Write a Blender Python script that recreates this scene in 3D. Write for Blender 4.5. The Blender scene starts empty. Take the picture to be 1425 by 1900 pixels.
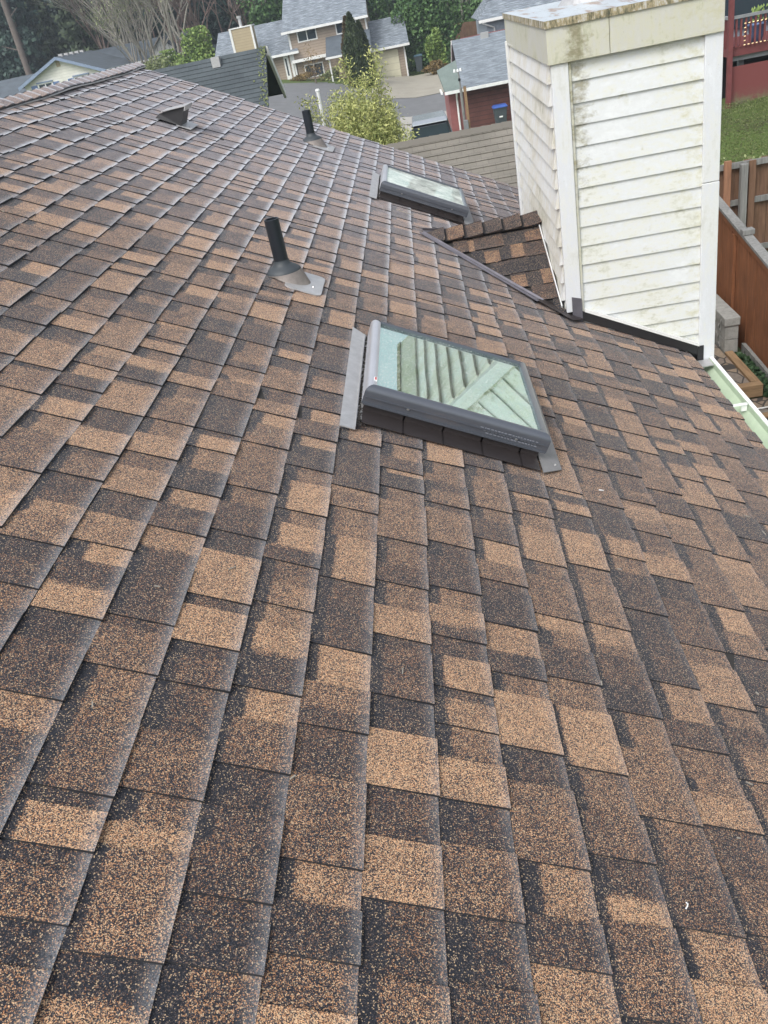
import bpy, math, random
import numpy as np
from mathutils import Vector, Matrix
random.seed(7); rs = np.random.RandomState(7)
sc = bpy.context.scene
COL = sc.collection
PI = math.pi
# ------------------------------------------------------------------ camera (at the origin, 1.21 m above the roof slope)
F, IW, IH = 1540.0, 1425.0, 1900.0
yaw, pit, rol = math.radians(-7.316), math.radians(31.334), math.radians(-12.026)
W_ = Vector((math.sin(yaw)*math.cos(pit), math.cos(yaw)*math.cos(pit), -math.sin(pit)))
rt = W_.cross(Vector((0, 0, 1))).normalized(); up = rt.cross(W_)
R_ = rt*math.cos(rol) + up*math.sin(rol); U_ = -rt*math.sin(rol) + up*math.cos(rol)
cam = bpy.data.cameras.new('camera'); co = bpy.data.objects.new('camera', cam); COL.objects.link(co)
co.matrix_world = Matrix(((R_.x, U_.x, -W_.x, 0), (R_.y, U_.y, -W_.y, 0), (R_.z, U_.z, -W_.z, 0), (0, 0, 0, 1)))
cam.sensor_fit = 'HORIZONTAL'; cam.sensor_width = 36.0; cam.lens = F/IW*36.0
cam.clip_start = 0.05; cam.clip_end = 3000
sc.camera = co
# ------------------------------------------------------------------ sky, sun, exposure
SUN_EL, SUN_AZ = 52.0, 215.0     # azimuth measured from +Y towards +X
w = bpy.data.worlds.new('World'); sc.world = w; w.use_nodes = True
nt = w.node_tree; nt.nodes.clear()
sky = nt.nodes.new('ShaderNodeTexSky'); sky.sky_type = 'NISHITA'; sky.sun_disc = False
sky.sun_elevation = math.radians(SUN_EL); sky.sun_rotation = math.radians(SUN_AZ)
sky.air_density = 1.0; sky.dust_density = 4.0; sky.ozone_density = 1.0
hs = nt.nodes.new('ShaderNodeHueSaturation'); hs.inputs['Saturation'].default_value = 0.36
bg = nt.nodes.new('ShaderNodeBackground'); bg.inputs['Strength'].default_value = 0.15
wo = nt.nodes.new('ShaderNodeOutputWorld')
nt.links.new(sky.outputs[0], hs.inputs['Color']); nt.links.new(hs.outputs[0], bg.inputs['Color']); nt.links.new(bg.outputs[0], wo.inputs['Surface'])
sl = bpy.data.lights.new('sun', 'SUN'); sl.energy = 0.8; sl.angle = math.radians(28); sl.color = (1.0, 0.98, 0.95)
so = bpy.data.objects.new('sun', sl); COL.objects.link(so)
e_, a_ = math.radians(SUN_EL), math.radians(SUN_AZ)
sd = Vector((math.sin(a_)*math.cos(e_), math.cos(a_)*math.cos(e_), math.sin(e_)))
so.rotation_euler = sd.to_track_quat('Z', 'Y').to_euler()
sc.view_settings.view_transform = 'Standard'; sc.view_settings.look = 'None'
sc.view_settings.exposure = 0.80; sc.view_settings.gamma = 1.0; sc.view_settings.use_curve_mapping = False

# ------------------------------------------------------------------ material helpers
class NT:
    def __init__(s, name):
        s.m = bpy.data.materials.new(name); s.m.use_nodes = True; s.t = s.m.node_tree
        s.b = s.t.nodes['Principled BSDF']; s.o = s.t.nodes['Material Output']
    def n(s, typ, **kw):
        x = s.t.nodes.new(typ)
        for k, v in kw.items(): setattr(x, k, v)
        return x
    def l(s, a, b): s.t.links.new(a, b)
    def coord(s, kind='Object'): return s.n('ShaderNodeTexCoord').outputs[kind]
    def mapping(s, src, scale=(1, 1, 1), loc=(0, 0, 0)):
        m = s.n('ShaderNodeMapping'); m.inputs['Scale'].default_value = scale; m.inputs['Location'].default_value = loc
        s.l(src, m.inputs['Vector']); return m.outputs[0]
    def noise(s, src, scale, detail=3, rough=.55, dist=0):
        x = s.n('ShaderNodeTexNoise'); x.inputs['Scale'].default_value = scale; x.inputs['Detail'].default_value = detail
        x.inputs['Roughness'].default_value = rough; x.inputs['Distortion'].default_value = dist
        s.l(src, x.inputs['Vector']); return x.outputs['Fac']
    def ramp(s, src, stops, interp='LINEAR'):
        r = s.n('ShaderNodeValToRGB'); r.color_ramp.interpolation = interp
        els = r.color_ramp.elements
        while len(els) < len(stops): els.new(0.5)
        for e, (p, c) in zip(els, stops): e.position = p; e.color = c if len(c) == 4 else (*c, 1)
        s.l(src, r.inputs['Fac']); return r.outputs['Color']
    def math(s, op, a, b=None, clamp=False):
        x = s.n('ShaderNodeMath', operation=op, use_clamp=clamp)
        for i, v in enumerate((a, b)):
            if v is None: continue
            if isinstance(v, (int, float)): x.inputs[i].default_value = v
            else: s.l(v, x.inputs[i])
        return x.outputs[0]
    def mixc(s, fac, a, b, blend='MIX'):
        x = s.n('ShaderNodeMix', data_type='RGBA', blend_type=blend)
        for sock, v in ((x.inputs['Factor'], fac), (x.inputs['A'], a), (x.inputs['B'], b)):
            if sock == x.inputs['Factor'] or not isinstance(v, tuple):
                if isinstance(v, (int, float)): sock.default_value = v
                else: s.l(v, sock)
            else: sock.default_value = (*v[:3], 1)
        # colour sockets are the third pair
        return x
    def mix(s, fac, a, b, blend='MIX'):
        x = s.n('ShaderNodeMixRGB', blend_type=blend)
        for sock, v in ((x.inputs[0], fac), (x.inputs[1], a), (x.inputs[2], b)):
            if isinstance(v, (int, float)): sock.default_value = v
            elif isinstance(v, tuple): sock.default_value = (*v[:3], 1)
            else: s.l(v, sock)
        return x.outputs[0]
    def bump(s, h, strength=.3, dist=.01):
        b = s.n('ShaderNodeBump'); b.inputs['Strength'].default_value = strength; b.inputs['Distance'].default_value = dist
        s.l(h, b.inputs['Height']); s.l(b.outputs[0], s.b.inputs['Normal'])
    def done(s, col=None, rough=.8, metal=0, spec=.5):
        if col is not None:
            if isinstance(col, tuple): s.b.inputs['Base Color'].default_value = (*col[:3], 1)
            else: s.l(col, s.b.inputs['Base Color'])
        if isinstance(rough, (int, float)): s.b.inputs['Roughness'].default_value = rough
        else: s.l(rough, s.b.inputs['Roughness'])
        s.b.inputs['Metallic'].default_value = metal; s.b.inputs['Specular IOR Level'].default_value = spec
        return s.m
def simple(name, col, rough=.7, metal=0, var=.18, scale=6, bump=0, spec=.5):
    t = NT(name); c = t.coord(); n = t.noise(c, scale, 4)
    n2 = t.noise(c, scale*7, 3)
    f = t.math('ADD', t.math('MULTIPLY', n, .7), t.math('MULTIPLY', n2, .3))
    lo = tuple(v*(1-var) for v in col); hi = tuple(min(1, v*(1+var)) for v in col)
    cc = t.ramp(f, [(.3, lo), (.7, hi)])
    if bump: t.bump(n2, bump, .01)
    return t.done(cc, rough, metal, spec)

# granule shingle: attributes on the points carry the blend of granules, the printed shadow band and the cut edges
def shingle_mat(name, ramp, pale_glare=1.0):  # last argument scales the pale lower edges and the painted glare
    t = NT(name)
    uv = t.n('ShaderNodeUVMap', uv_map='UVMap').outputs[0]
    def attr(nm): return t.n('ShaderNodeAttribute', attribute_name=nm).outputs['Fac']
    blend, bandw, vpos, edge = attr('blend'), attr('bandw'), attr('vpos'), attr('edge')
    v1 = t.n('ShaderNodeTexVoronoi'); v1.inputs['Scale'].default_value = 620; t.l(uv, v1.inputs['Vector'])
    sep = t.n('ShaderNodeSeparateColor'); t.l(v1.outputs['Color'], sep.inputs[0])
    big = t.noise(uv, 16, 3, .6); mid = t.noise(uv, 70, 2)
    # granule choice
    val = t.math('ADD', blend, t.math('MULTIPLY', t.math('SUBTRACT', sep.outputs[0], .5), 1.30))
    val = t.math('ADD', val, t.math('MULTIPLY', t.math('SUBTRACT', big, .5), .50))
    val = t.math('ADD', val, t.math('MULTIPLY', t.math('SUBTRACT', mid, .5), .18))
    # shadow band printed at the top of the exposure
    bn = t.math('ADD', vpos, t.math('MULTIPLY', t.math('SUBTRACT', mid, .5), .07))
    bm = t.math('MULTIPLY', t.math('SUBTRACT', bandw, bn), 14, clamp=True)
    bm = t.math('MULTIPLY', bm, t.math('GREATER_THAN', bandw, .02))
    val = t.math('SUBTRACT', val, t.math('MULTIPLY', bm, t.math('ADD', blend, .02)))
    col = t.ramp(val, ramp)
    hue = t.math('MULTIPLY', sep.outputs[2], .44)
    col = t.mix(hue, col, t.mix(1.0, col, (1.25, .86, .60), 'MULTIPLY'))
    v2 = t.n('ShaderNodeTexVoronoi'); v2.inputs['Scale'].default_value = 820; t.l(uv, v2.inputs['Vector'])
    s2 = t.n('ShaderNodeSeparateColor'); t.l(v2.outputs['Color'], s2.inputs[0])
    lum = t.math('ADD', t.math('MULTIPLY', s2.outputs[0], 1.1), .42)
    lc = t.n('ShaderNodeCombineColor'); [t.l(lum, lc.inputs[i]) for i in range(3)]
    col = t.mix(1.0, col, lc.outputs[0], 'MULTIPLY')
    # odd pale granules
    pale = t.math('GREATER_THAN', sep.outputs[1], .935)
    col = t.mix(t.math('MULTIPLY', pale, .85), col, (.58, .42, .26))
    # paler lower edges, stronger upslope and with distance
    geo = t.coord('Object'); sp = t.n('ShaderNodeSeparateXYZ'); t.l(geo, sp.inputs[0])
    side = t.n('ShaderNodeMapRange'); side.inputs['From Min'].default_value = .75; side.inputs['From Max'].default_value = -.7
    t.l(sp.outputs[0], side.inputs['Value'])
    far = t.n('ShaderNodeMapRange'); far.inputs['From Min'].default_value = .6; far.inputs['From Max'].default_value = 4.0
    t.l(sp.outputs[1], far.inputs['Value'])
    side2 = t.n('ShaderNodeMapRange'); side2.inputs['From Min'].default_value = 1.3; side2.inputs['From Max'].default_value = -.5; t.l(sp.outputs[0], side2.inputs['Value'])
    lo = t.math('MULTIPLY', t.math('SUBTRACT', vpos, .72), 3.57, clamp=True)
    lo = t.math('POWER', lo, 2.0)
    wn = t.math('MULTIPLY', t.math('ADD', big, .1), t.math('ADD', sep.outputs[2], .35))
    pale_edge = t.math('MULTIPLY', t.math('MULTIPLY', lo, wn), t.math('MULTIPLY', t.math('ADD', side.outputs[0], .20), t.math('ADD', far.outputs[0], .14)), clamp=True)
    glare_tint = t.math('MULTIPLY', t.math('MULTIPLY', t.math('ADD', big, -.05, clamp=True), 1.15), t.math('MULTIPLY', side2.outputs[0], far.outputs[0]), clamp=True)  # glare on the far upslope shingles, painted as a grey tint
    col = t.mix(t.math('MULTIPLY', pale_edge, 2.7*pale_glare, clamp=True), col, (.62, .65, .69))
    col = t.mix(t.math('MULTIPLY', glare_tint, pale_glare, clamp=True), col, (.32, .315, .35))
    col = t.mix(edge, col, (.012, .012, .014))
    h = t.math('ADD', v1.outputs['Distance'], t.math('MULTIPLY', mid, .4))
    t.bump(h, .55, .0018)
    t.b.inputs['Sheen Weight'].default_value = .15*min(1, pale_glare+.2); t.b.inputs['Sheen Roughness'].default_value = .45; t.b.inputs['Sheen Tint'].default_value = (.86, .92, 1.0, 1)
    return t.done(col, .82, 0, .35)
BR = [(0.0, (.011, .014, .022)), (.26, (.022, .026, .037)), (.44, (.052, .050, .056)), (.58, (.110, .092, .085)), (.72, (.225, .124, .070)), (.88, (.38, .208, .106)), (1.0, (.56, .38, .23))]
M = {}
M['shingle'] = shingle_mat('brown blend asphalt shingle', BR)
M['shingle_cricket'] = shingle_mat('newer brown shingle', BR, .1)
M['black'] = simple('black flashing', (.018, .018, .02), .45)
M['bronze'] = simple('dark bronze flashing', (.045, .038, .038), .45, .3)
M['undersheet'] = simple('roof deck edge', (.03, .028, .026), .9)
def paint(name, base, dirt, amt, streak=False, yellow=(.50, .47, .24), mold=0):
    t = NT(name); c = t.coord()
    n1 = t.noise(c, 3.2, 5, .65, .4); n2 = t.noise(t.mapping(c, (22, 22, 3.5) if streak else (9, 9, 26)), 2.2, 4, .6); n3 = t.noise(c, 55, 3, .7)
    f = t.math('ADD', t.math('MULTIPLY', n1, .5), t.math('ADD', t.math('MULTIPLY', n2, .3), t.math('MULTIPLY', n3, .2)))
    col = t.ramp(f, [(.36, base), (.46, tuple(b*.92 for b in base)), (.54, tuple(b*(1-amt)+y*amt for b, y in zip(base, yellow))), (.66, dirt)])
    if mold:
        sx = t.n('ShaderNodeSeparateXYZ'); t.l(c, sx.inputs[0])
        mm = t.n('ShaderNodeMapRange'); mm.inputs['From Min'].default_value = .11; mm.inputs['From Max'].default_value = .02; t.l(t.math('ABSOLUTE', t.math('ADD', sx.outputs[0], .28)), mm.inputs['Value'])
        m3 = t.n('ShaderNodeMapRange'); m3.inputs['From Min'].default_value = .12; m3.inputs['From Max'].default_value = .33; t.l(sx.outputs[0], m3.inputs['Value'])
        hz_ = t.n('ShaderNodeMapRange'); hz_.inputs['From Min'].default_value = 3.5; hz_.inputs['From Max'].default_value = 4.3; t.l(sx.outputs[2], hz_.inputs['Value'])
        nn = t.noise(t.mapping(c, (1, 1, 1.6)), 11, 5, .75)
        k = t.math('MULTIPLY', t.math('SUBTRACT', t.math('ADD', nn, t.math('MULTIPLY', t.math('MULTIPLY', mm.outputs[0], hz_.outputs[0]), .28)), .64), 5, clamp=True)
        col = t.mix(t.math('MULTIPLY', k, mold), col, (.20, .18, .10))
        k2 = t.math('MULTIPLY', t.math('SUBTRACT', t.math('ADD', nn, t.math('MULTIPLY', m3.outputs[0], .13)), .59), 6, clamp=True)
        col = t.mix(t.math('MULTIPLY', k2, .5), col, (.46, .44, .25))
    sp = t.math('GREATER_THAN', t.noise(c, 130, 2, .8), .70)
    col = t.mix(t.math('MULTIPLY', sp, .35), col, (.25, .24, .20))
    t.bump(n3, .12, .004)
    return t.done(col, .5, 0, .4)
M['siding'] = paint('old white lap siding', (.69, .715, .715), (.44, .45, .36), .24, mold=.75)
M['siding_peel'] = paint('peeling white shake siding', (.72, .73, .72), (.41, .40, .32), .55, True, (.56, .52, .40))
M['cornerboard'] = paint('white corner board', (.70, .725, .75), (.56, .57, .53), .16, True)
M['fascia'] = paint('stained cream fascia', (.565, .565, .505), (.30, .32, .20), .36, True, (.47, .46, .27), mold=.8)
def cap_mat():
    t = NT('galvanised chimney cap'); c = t.coord()
    n = t.noise(t.mapping(c, (9, 1.2, 9)), 1.6, 4, .6); n2 = t.noise(c, 14, 5, .7)
    col = t.ramp(n, [(.40, (.60, .66, .70)), (.56, (.55, .60, .63)), (.63, (.34, .22, .15)), (.72, (.50, .48, .46))])
    col = t.mix(t.math('MULTIPLY', t.math('GREATER_THAN', n2, .62), .5), col, (.16, .15, .09))
    return t.done(col, .38, .35)
M['cap'] = cap_mat()
def capedge_mat():
    t = NT('stained cap edge'); c = t.coord(); n = t.noise(t.mapping(c, (1, 1, .35)), 30, 6, .75)
    col = t.ramp(n, [(.36, (.05, .055, .035)), (.44, (.18, .165, .10)), (.51, (.36, .30, .18)), (.58, (.50, .50, .46)), (.70, (.30, .33, .33))])
    return t.done(col, .7)
M['capedge'] = capedge_mat()
M['skyframe'] = simple('grey clad skylight frame', (.085, .095, .115), .38, .3, .05)
_b = M['skyframe'].node_tree.nodes['Principled BSDF']; _b.inputs['Coat Weight'].default_value = .9; _b.inputs['Coat Roughness'].default_value = .12
M['skyframe_lit'] = simple('grey skylight frame with painted sky reflection', (.50, .51, .54), .3, .5, .08)  # lighter copy of the frame: sky reflection on the upslope rail painted in
M['galv'] = simple('weathered aluminium flashing', (.46, .46, .46), .42, .45, .14, 30)
M['apron'] = simple('dull grey apron flashing', (.24, .235, .235), .5, .4, .15, 25)
M['valley'] = simple('grey valley metal', (.13, .125, .145), .42, .3, .2, 18)
M['cone'] = simple('rusty grey metal cone', (.26, .23, .21), .55, .3, .25, 25)
M['rubber'] = simple('grey rubber boot', (.038, .047, .054), .55, 0, .15)
M['pipe'] = simple('black abs pipe', (.012, .017, .024), .42, 0, .25)
M['gutter_in'] = simple('pale green gutter lining', (.47, .56, .43), .4, 0, .12, 5)
M['white'] = simple('white painted metal', (.82, .83, .82), .4, 0, .05)
M['whitewood'] = simple('white painted wood', (.72, .73, .71), .6, 0, .1)
M['screw'] = simple('screw head', (.4, .4, .4), .35, .8)
M['interior'] = simple('white skylight shaft', (.80, .84, .80), .8, 0, .06)
M['grit'] = simple('roof grit and debris', (.05, .045, .04), .95, 0, .7, 200, .6)
def glass_mat(name, speck=.60, frost_glare=.42, fam=.55):
    t = NT(name); c = t.coord()
    t.t.nodes.remove(t.b)
    gl = t.n('ShaderNodeBsdfGlossy'); gl.inputs['Color'].default_value = (.80, .98, .90, 1); gl.inputs['Roughness'].default_value = .015
    bp = t.n('ShaderNodeBump'); bp.inputs['Strength'].default_value = .016; bp.inputs['Distance'].default_value = .02
    t.l(t.noise(c, 3.5, 1), bp.inputs['Height']); t.l(bp.outputs[0], gl.inputs['Normal'])
    tr = t.n('ShaderNodeBsdfTransparent'); tr.inputs['Color'].default_value = (.42, .62, .50, 1)
    mx = t.n('ShaderNodeMixShader'); mx.inputs[0].default_value = .70
    t.l(tr.outputs[0], mx.inputs[1]); t.l(gl.outputs[0], mx.inputs[2])
    df = t.n('ShaderNodeBsdfDiffuse'); df.inputs['Color'].default_value = (.74, .78, .73, 1)
    m2 = t.n('ShaderNodeMixShader'); t.l(mx.outputs[0], m2.inputs[1]); t.l(df.outputs[0], m2.inputs[2])
    a = t.math('GREATER_THAN', t.noise(c, 150, 3, .8), speck)
    fr = t.math('MULTIPLY', t.math('SUBTRACT', t.noise(c, 6, 4, .7), frost_glare), fam, clamp=True)  # white veil: faint frost, and on the far pane the painted sky reflection
    t.l(t.math('MAXIMUM', t.math('MULTIPLY', a, .55), fr), m2.inputs[0])
    t.l(m2.outputs[0], t.o.inputs['Surface']); return t.m
M['skyglass'] = glass_mat('green tinted skylight glass')
M['skyglass_far'] = glass_mat('skylight glass with painted sky reflection', .55, .22, 1.9)  # extra diffuse white paints the bright sky reflection into the far pane
def window_mat():
    t = NT('dark window glass'); return t.done((.03, .045, .06), .06, 0, .9)
M['window'] = window_mat()
def roofbrick(name, c1, c2, line, bw=.3, bh=.143, mot=0):
    t = NT(name); uv = t.n('ShaderNodeUVMap', uv_map='UVMap').outputs[0]
    b = t.n('ShaderNodeTexBrick'); t.l(uv, b.inputs['Vector'])
    b.inputs['Color1'].default_value = (*c1, 1); b.inputs['Color2'].default_value = (*c2, 1); b.inputs['Mortar'].default_value = (*line, 1)
    b.inputs['Scale'].default_value = 1; b.inputs['Brick Width'].default_value = bw; b.inputs['Row Height'].default_value = bh
    b.inputs['Mortar Size'].default_value = .006; b.inputs['Bias'].default_value = 0
    n = t.noise(uv, 90, 3, .7); n2 = t.noise(uv, 1.3, 4)
    col = t.mix(.55, b.outputs['Color'], t.ramp(n, [(.3, tuple(v*.55 for v in c1)), (.7, tuple(v*1.5 for v in c2))]))
    col = t.mix(.35, col, t.ramp(n2, [(.35, tuple(v*.8 for v in c1)), (.65, tuple(v*1.25 for v in c2))]))
    if mot:
        n3 = t.noise(t.mapping(uv, (.9, 5.5, 1)), 1.5, 5, .75)
        col = t.mix(mot, col, t.ramp(n3, [(.38, tuple(v*.45 for v in c1)), (.5, c1), (.62, tuple(min(1, v*1.7) for v in c2))]))
    return t.done(col, .85, 0, .3)
M['r_brown'] = roofbrick('taupe shingle roof', (.140, .132, .112), (.200, .185, .158), (.05, .047, .04), .17)
M['r_green'] = roofbrick('blue black shingle roof', (.050, .062, .070), (.075, .09, .098), (.018, .022, .026), .24, .15)
M['r_tan'] = roofbrick('mottled grey shingle roof', (.13, .155, .18), (.25, .28, .31), (.09, .10, .12), .30, .16, .65)
M['r_red'] = roofbrick('slate blue shingle roof', (.14, .165, .19), (.215, .245, .27), (.04, .048, .055), .55, .24, .45)
M['r_moss'] = roofbrick('mossy shingle roof', (.13, .17, .16), (.18, .22, .20), (.08, .10, .09), .30, .2)
M['r_grey'] = roofbrick('dark grey roof', (.075, .09, .105), (.10, .12, .14), (.05, .06, .07), .35, .2)
def lap(name, c, gap=.18, dark=.55, axis='Z', var=.1):
    t = NT(name); co_ = t.coord(); s = t.n('ShaderNodeSeparateXYZ'); t.l(co_, s.inputs[0])
    z = s.outputs[{'X': 0, 'Y': 1, 'Z': 2}[axis]]
    fr = t.math('FRACT', t.math('DIVIDE', z, gap)) if axis != 'Z' else t.math('FRACT', t.math('DIVIDE', t.math('ADD', z, 100), gap))
    ln = t.math('LESS_THAN', fr, .13)
    n = t.noise(co_, 2.5, 4); n2 = t.noise(co_, 30, 3)
    col = t.ramp(t.math('ADD', t.math('MULTIPLY', n, .6), t.math('MULTIPLY', n2, .4)), [(.3, tuple(v*(1-var) for v in c)), (.7, tuple(v*(1+var) for v in c))])
    col = t.mix(ln, col, tuple(v*dark for v in c)); t.bump(fr, .4, .02)
    return t.done(col, .75)
M['tan_lap'] = lap('tan lap siding', (.34, .275, .215), .2)
M['tan_lap2'] = lap('sandy chimney siding', (.40, .33, .215), .2, .75)
M['cream_lap'] = lap('cream lap siding', (.70, .70, .63), .22, .8)
M['red_lap'] = lap('dark red lap siding', (.115, .044, .036), .22, .5, var=.3)
M['red_paint'] = simple('red painted wood', (.155, .042, .042), .6, 0, .2)
M['red_light'] = simple('faded red trim', (.24, .085, .08), .6, 0, .15)
M['bluegrey'] = simple('blue grey siding', (.27, .31, .36), .7)
M['bluetrim'] = simple('slate blue trim', (.20, .26, .36), .6)
M['blueshutter'] = simple('blue shutter', (.13, .20, .36), .6)
M['grey_trim'] = simple('grey board', (.22, .23, .24), .7)
M['garagedoor'] = lap('cream garage door', (.62, .59, .44), .5, .85)
M['greyconc'] = simple('concrete blocks', (.30, .30, .28), .9, 0, .25, 12, .5)
def ground_mat():
    t = NT('lawn and bare soil'); c = t.coord(); n = t.noise(c, .5, 5, .6); n2 = t.noise(c, 9, 4, .7)
    col = t.ramp(t.math('ADD', t.math('MULTIPLY', n, .5), t.math('MULTIPLY', n2, .5)), [(.36, (.06, .05, .035)), (.48, (.075, .115, .03)), (.62, (.10, .135, .04)), (.75, (.15, .18, .065))])
    t.bump(n2, .3, .03); return t.done(col, .95, 0, .2)
M['ground'] = ground_mat()
def forest_floor():
    t = NT('dark forest slope'); c = t.coord(); n = t.noise(c, .35, 6, .7)
    col = t.ramp(n, [(.35, (.022, .035, .028)), (.6, (.045, .065, .045))]); return t.done(col, .95, 0, .1)
M['forest'] = forest_floor()
M['asphalt'] = simple('worn asphalt', (.15, .155, .16), .9, 0, .12, 1.5)
M['concrete'] = simple('tan concrete drive', (.31, .29, .24), .9, 0, .12, 1.2)
M['walk'] = simple('pale concrete walk', (.36, .35, .32), .9, 0, .1)
def paver_mat():
    t = NT('flagstone pavers'); c = t.mapping(t.coord(), (1, .62, 1)); v = t.n('ShaderNodeTexVoronoi', feature='DISTANCE_TO_EDGE'); v.inputs['Scale'].default_value = 5.5; t.l(c, v.inputs['Vector'])
    v2 = t.n('ShaderNodeTexVoronoi'); v2.inputs['Scale'].default_value = 5.5; t.l(c, v2.inputs['Vector'])
    s = t.n('ShaderNodeSeparateColor'); t.l(v2.outputs['Color'], s.inputs[0])
    col = t.ramp(s.outputs[0], [(0, (.16, .15, .14)), (.4, (.24, .17, .12)), (.7, (.30, .22, .14)), (1, (.20, .20, .19))])
    col = t.mix(.4, col, t.ramp(t.noise(c, 24, 4), [(.3, (.10, .09, .08)), (.7, (.32, .26, .2))]))
    col = t.mix(t.math('LESS_THAN', v.outputs['Distance'], .045), col, (.05, .045, .04)); t.bump(v.outputs['Distance'], .5, .02)
    return t.done(col, .85)
M['pavers'] = paver_mat()
def wood(name, c, var=.35, sc_=(14, 14, 1.2), rough=.8):
    t = NT(name); co_ = t.coord(); n = t.noise(t.mapping(co_, sc_), 2.2, 5, .65, .6); n2 = t.noise(co_, 2.3, 3)
    f = t.math('ADD', t.math('MULTIPLY', n, .65), t.math('MULTIPLY', n2, .35))
    col = t.ramp(f, [(.33, tuple(v*(1-var) for v in c)), (.66, tuple(v*(1+var) for v in c))]); t.bump(n, .3, .01)
    return t.done(col, rough, 0, .3)
M['cedar'] = wood('orange stained cedar fence', (.215, .088, .040))
M['cedar_old'] = wood('old brown fence boards', (.165, .095, .06))
M['cedar_orange'] = wood('new orange fence board', (.29, .15, .09), .25)
M['greywood'] = wood('grey weathered post', (.20, .20, .19), .35)
M['timber'] = wood('brown landscape timber', (.26, .17, .095), .35, (14, 1.2, 14))
M['timber_x'] = wood('brown step timber', (.24, .16, .09), .35, (1.2, 14, 14))
M['bark'] = wood('grey brown bark', (.15, .125, .11), .3)
M['bark_pale'] = wood('pale bare branches', (.30, .28, .24), .25)
M['bark_red'] = wood('reddish bare branches', (.20, .145, .125), .25)
def leaf(name, a, b, rough=.6):
    t = NT(name); oi = t.n('ShaderNodeNewGeometry').outputs['Random Per Island']
    n = t.noise(t.coord(), .9, 3)
    f = t.math('ADD', t.math('MULTIPLY', oi, .55), t.math('MULTIPLY', n, .5))
    col = t.ramp(f, [(.2, a), (.85, b)]); m = t.done(col, rough, 0, .3)
    return m
M['leaf_conifer'] = leaf('dark conifer needles', (.015, .040, .034), (.050, .090, .066))
M['leaf_conifer2'] = leaf('olive conifer needles', (.035, .058, .030), (.085, .115, .060))
M['leaf_bamboo'] = leaf('yellow green bamboo leaves', (.16, .21, .06), (.62, .62, .25))
M['leaf_laurel'] = leaf('bright laurel leaves', (.035, .09, .03), (.15, .26, .085))
M['leaf_thuja'] = leaf('dark arborvitae', (.020, .038, .016), (.060, .082, .032))
M['leaf_brown'] = leaf('rusty arborvitae tips', (.05, .045, .02), (.15, .105, .05))
M['leaf_moss'] = leaf('mossy twig leaves', (.13, .16, .07), (.30, .34, .16))
M['leaf_lime'] = leaf('lime shrub leaves', (.10, .18, .04), (.27, .36, .10))
M['leaf_grass'] = leaf('lawn grass blades', (.075, .10, .035), (.17, .195, .075))
M['leaf_dark'] = leaf('dark ground ivy', (.015, .035, .015), (.06, .11, .05))
M['leaf_rust'] = leaf('orange brown shrub leaves', (.10, .07, .03), (.28, .20, .08))
M['bin_grey'] = simple('grey bin plastic', (.06, .075, .085), .5)
M['bin_dark'] = simple('dark bin plastic', (.03, .035, .04), .5)
M['bin_blue'] = simple('blue bin lid', (.035, .09, .33), .45)
M['bin_teal'] = simple('teal bin lid', (.06, .13, .17), .5)
M['carpaint'] = simple('silver car paint', (.46, .50, .53), .25, .6, .05)
M['cardark'] = simple('dark car plastic', (.02, .022, .025), .5)
M['tyre'] = simple('tyre rubber', (.02, .02, .02), .8)
M['tail'] = simple('tail lamp red', (.35, .02, .02), .2)
M['red_mark'] = simple('red print', (.55, .10, .10), .5)
M['printgrey'] = simple('pale grey print', (.20, .215, .25), .5)
def skirt():
    t = NT('red panel with algae'); c = t.coord(); sx = t.n('ShaderNodeSeparateXYZ'); t.l(c, sx.inputs[0])
    n = t.noise(c, 5, 5, .7); f = t.math('ADD', t.math('MULTIPLY', sx.outputs[2], 1.3), t.math('MULTIPLY', n, .9))
    col = t.ramp(f, [(.36, (.13, .12, .085)), (.58, (.15, .13, .07)), (.74, (.16, .06, .05)), (.95, (.165, .045, .042))])
    return t.done(col, .75)
M['skirt'] = skirt()
def lampmat():
    t = NT('lit string bulb'); t.b.inputs['Emission Color'].default_value = (1, .70, .35, 1); t.b.inputs['Emission Strength'].default_value = .25
    return t.done((.9, .7, .4), .4)
M['bulb'] = lampmat()

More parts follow.
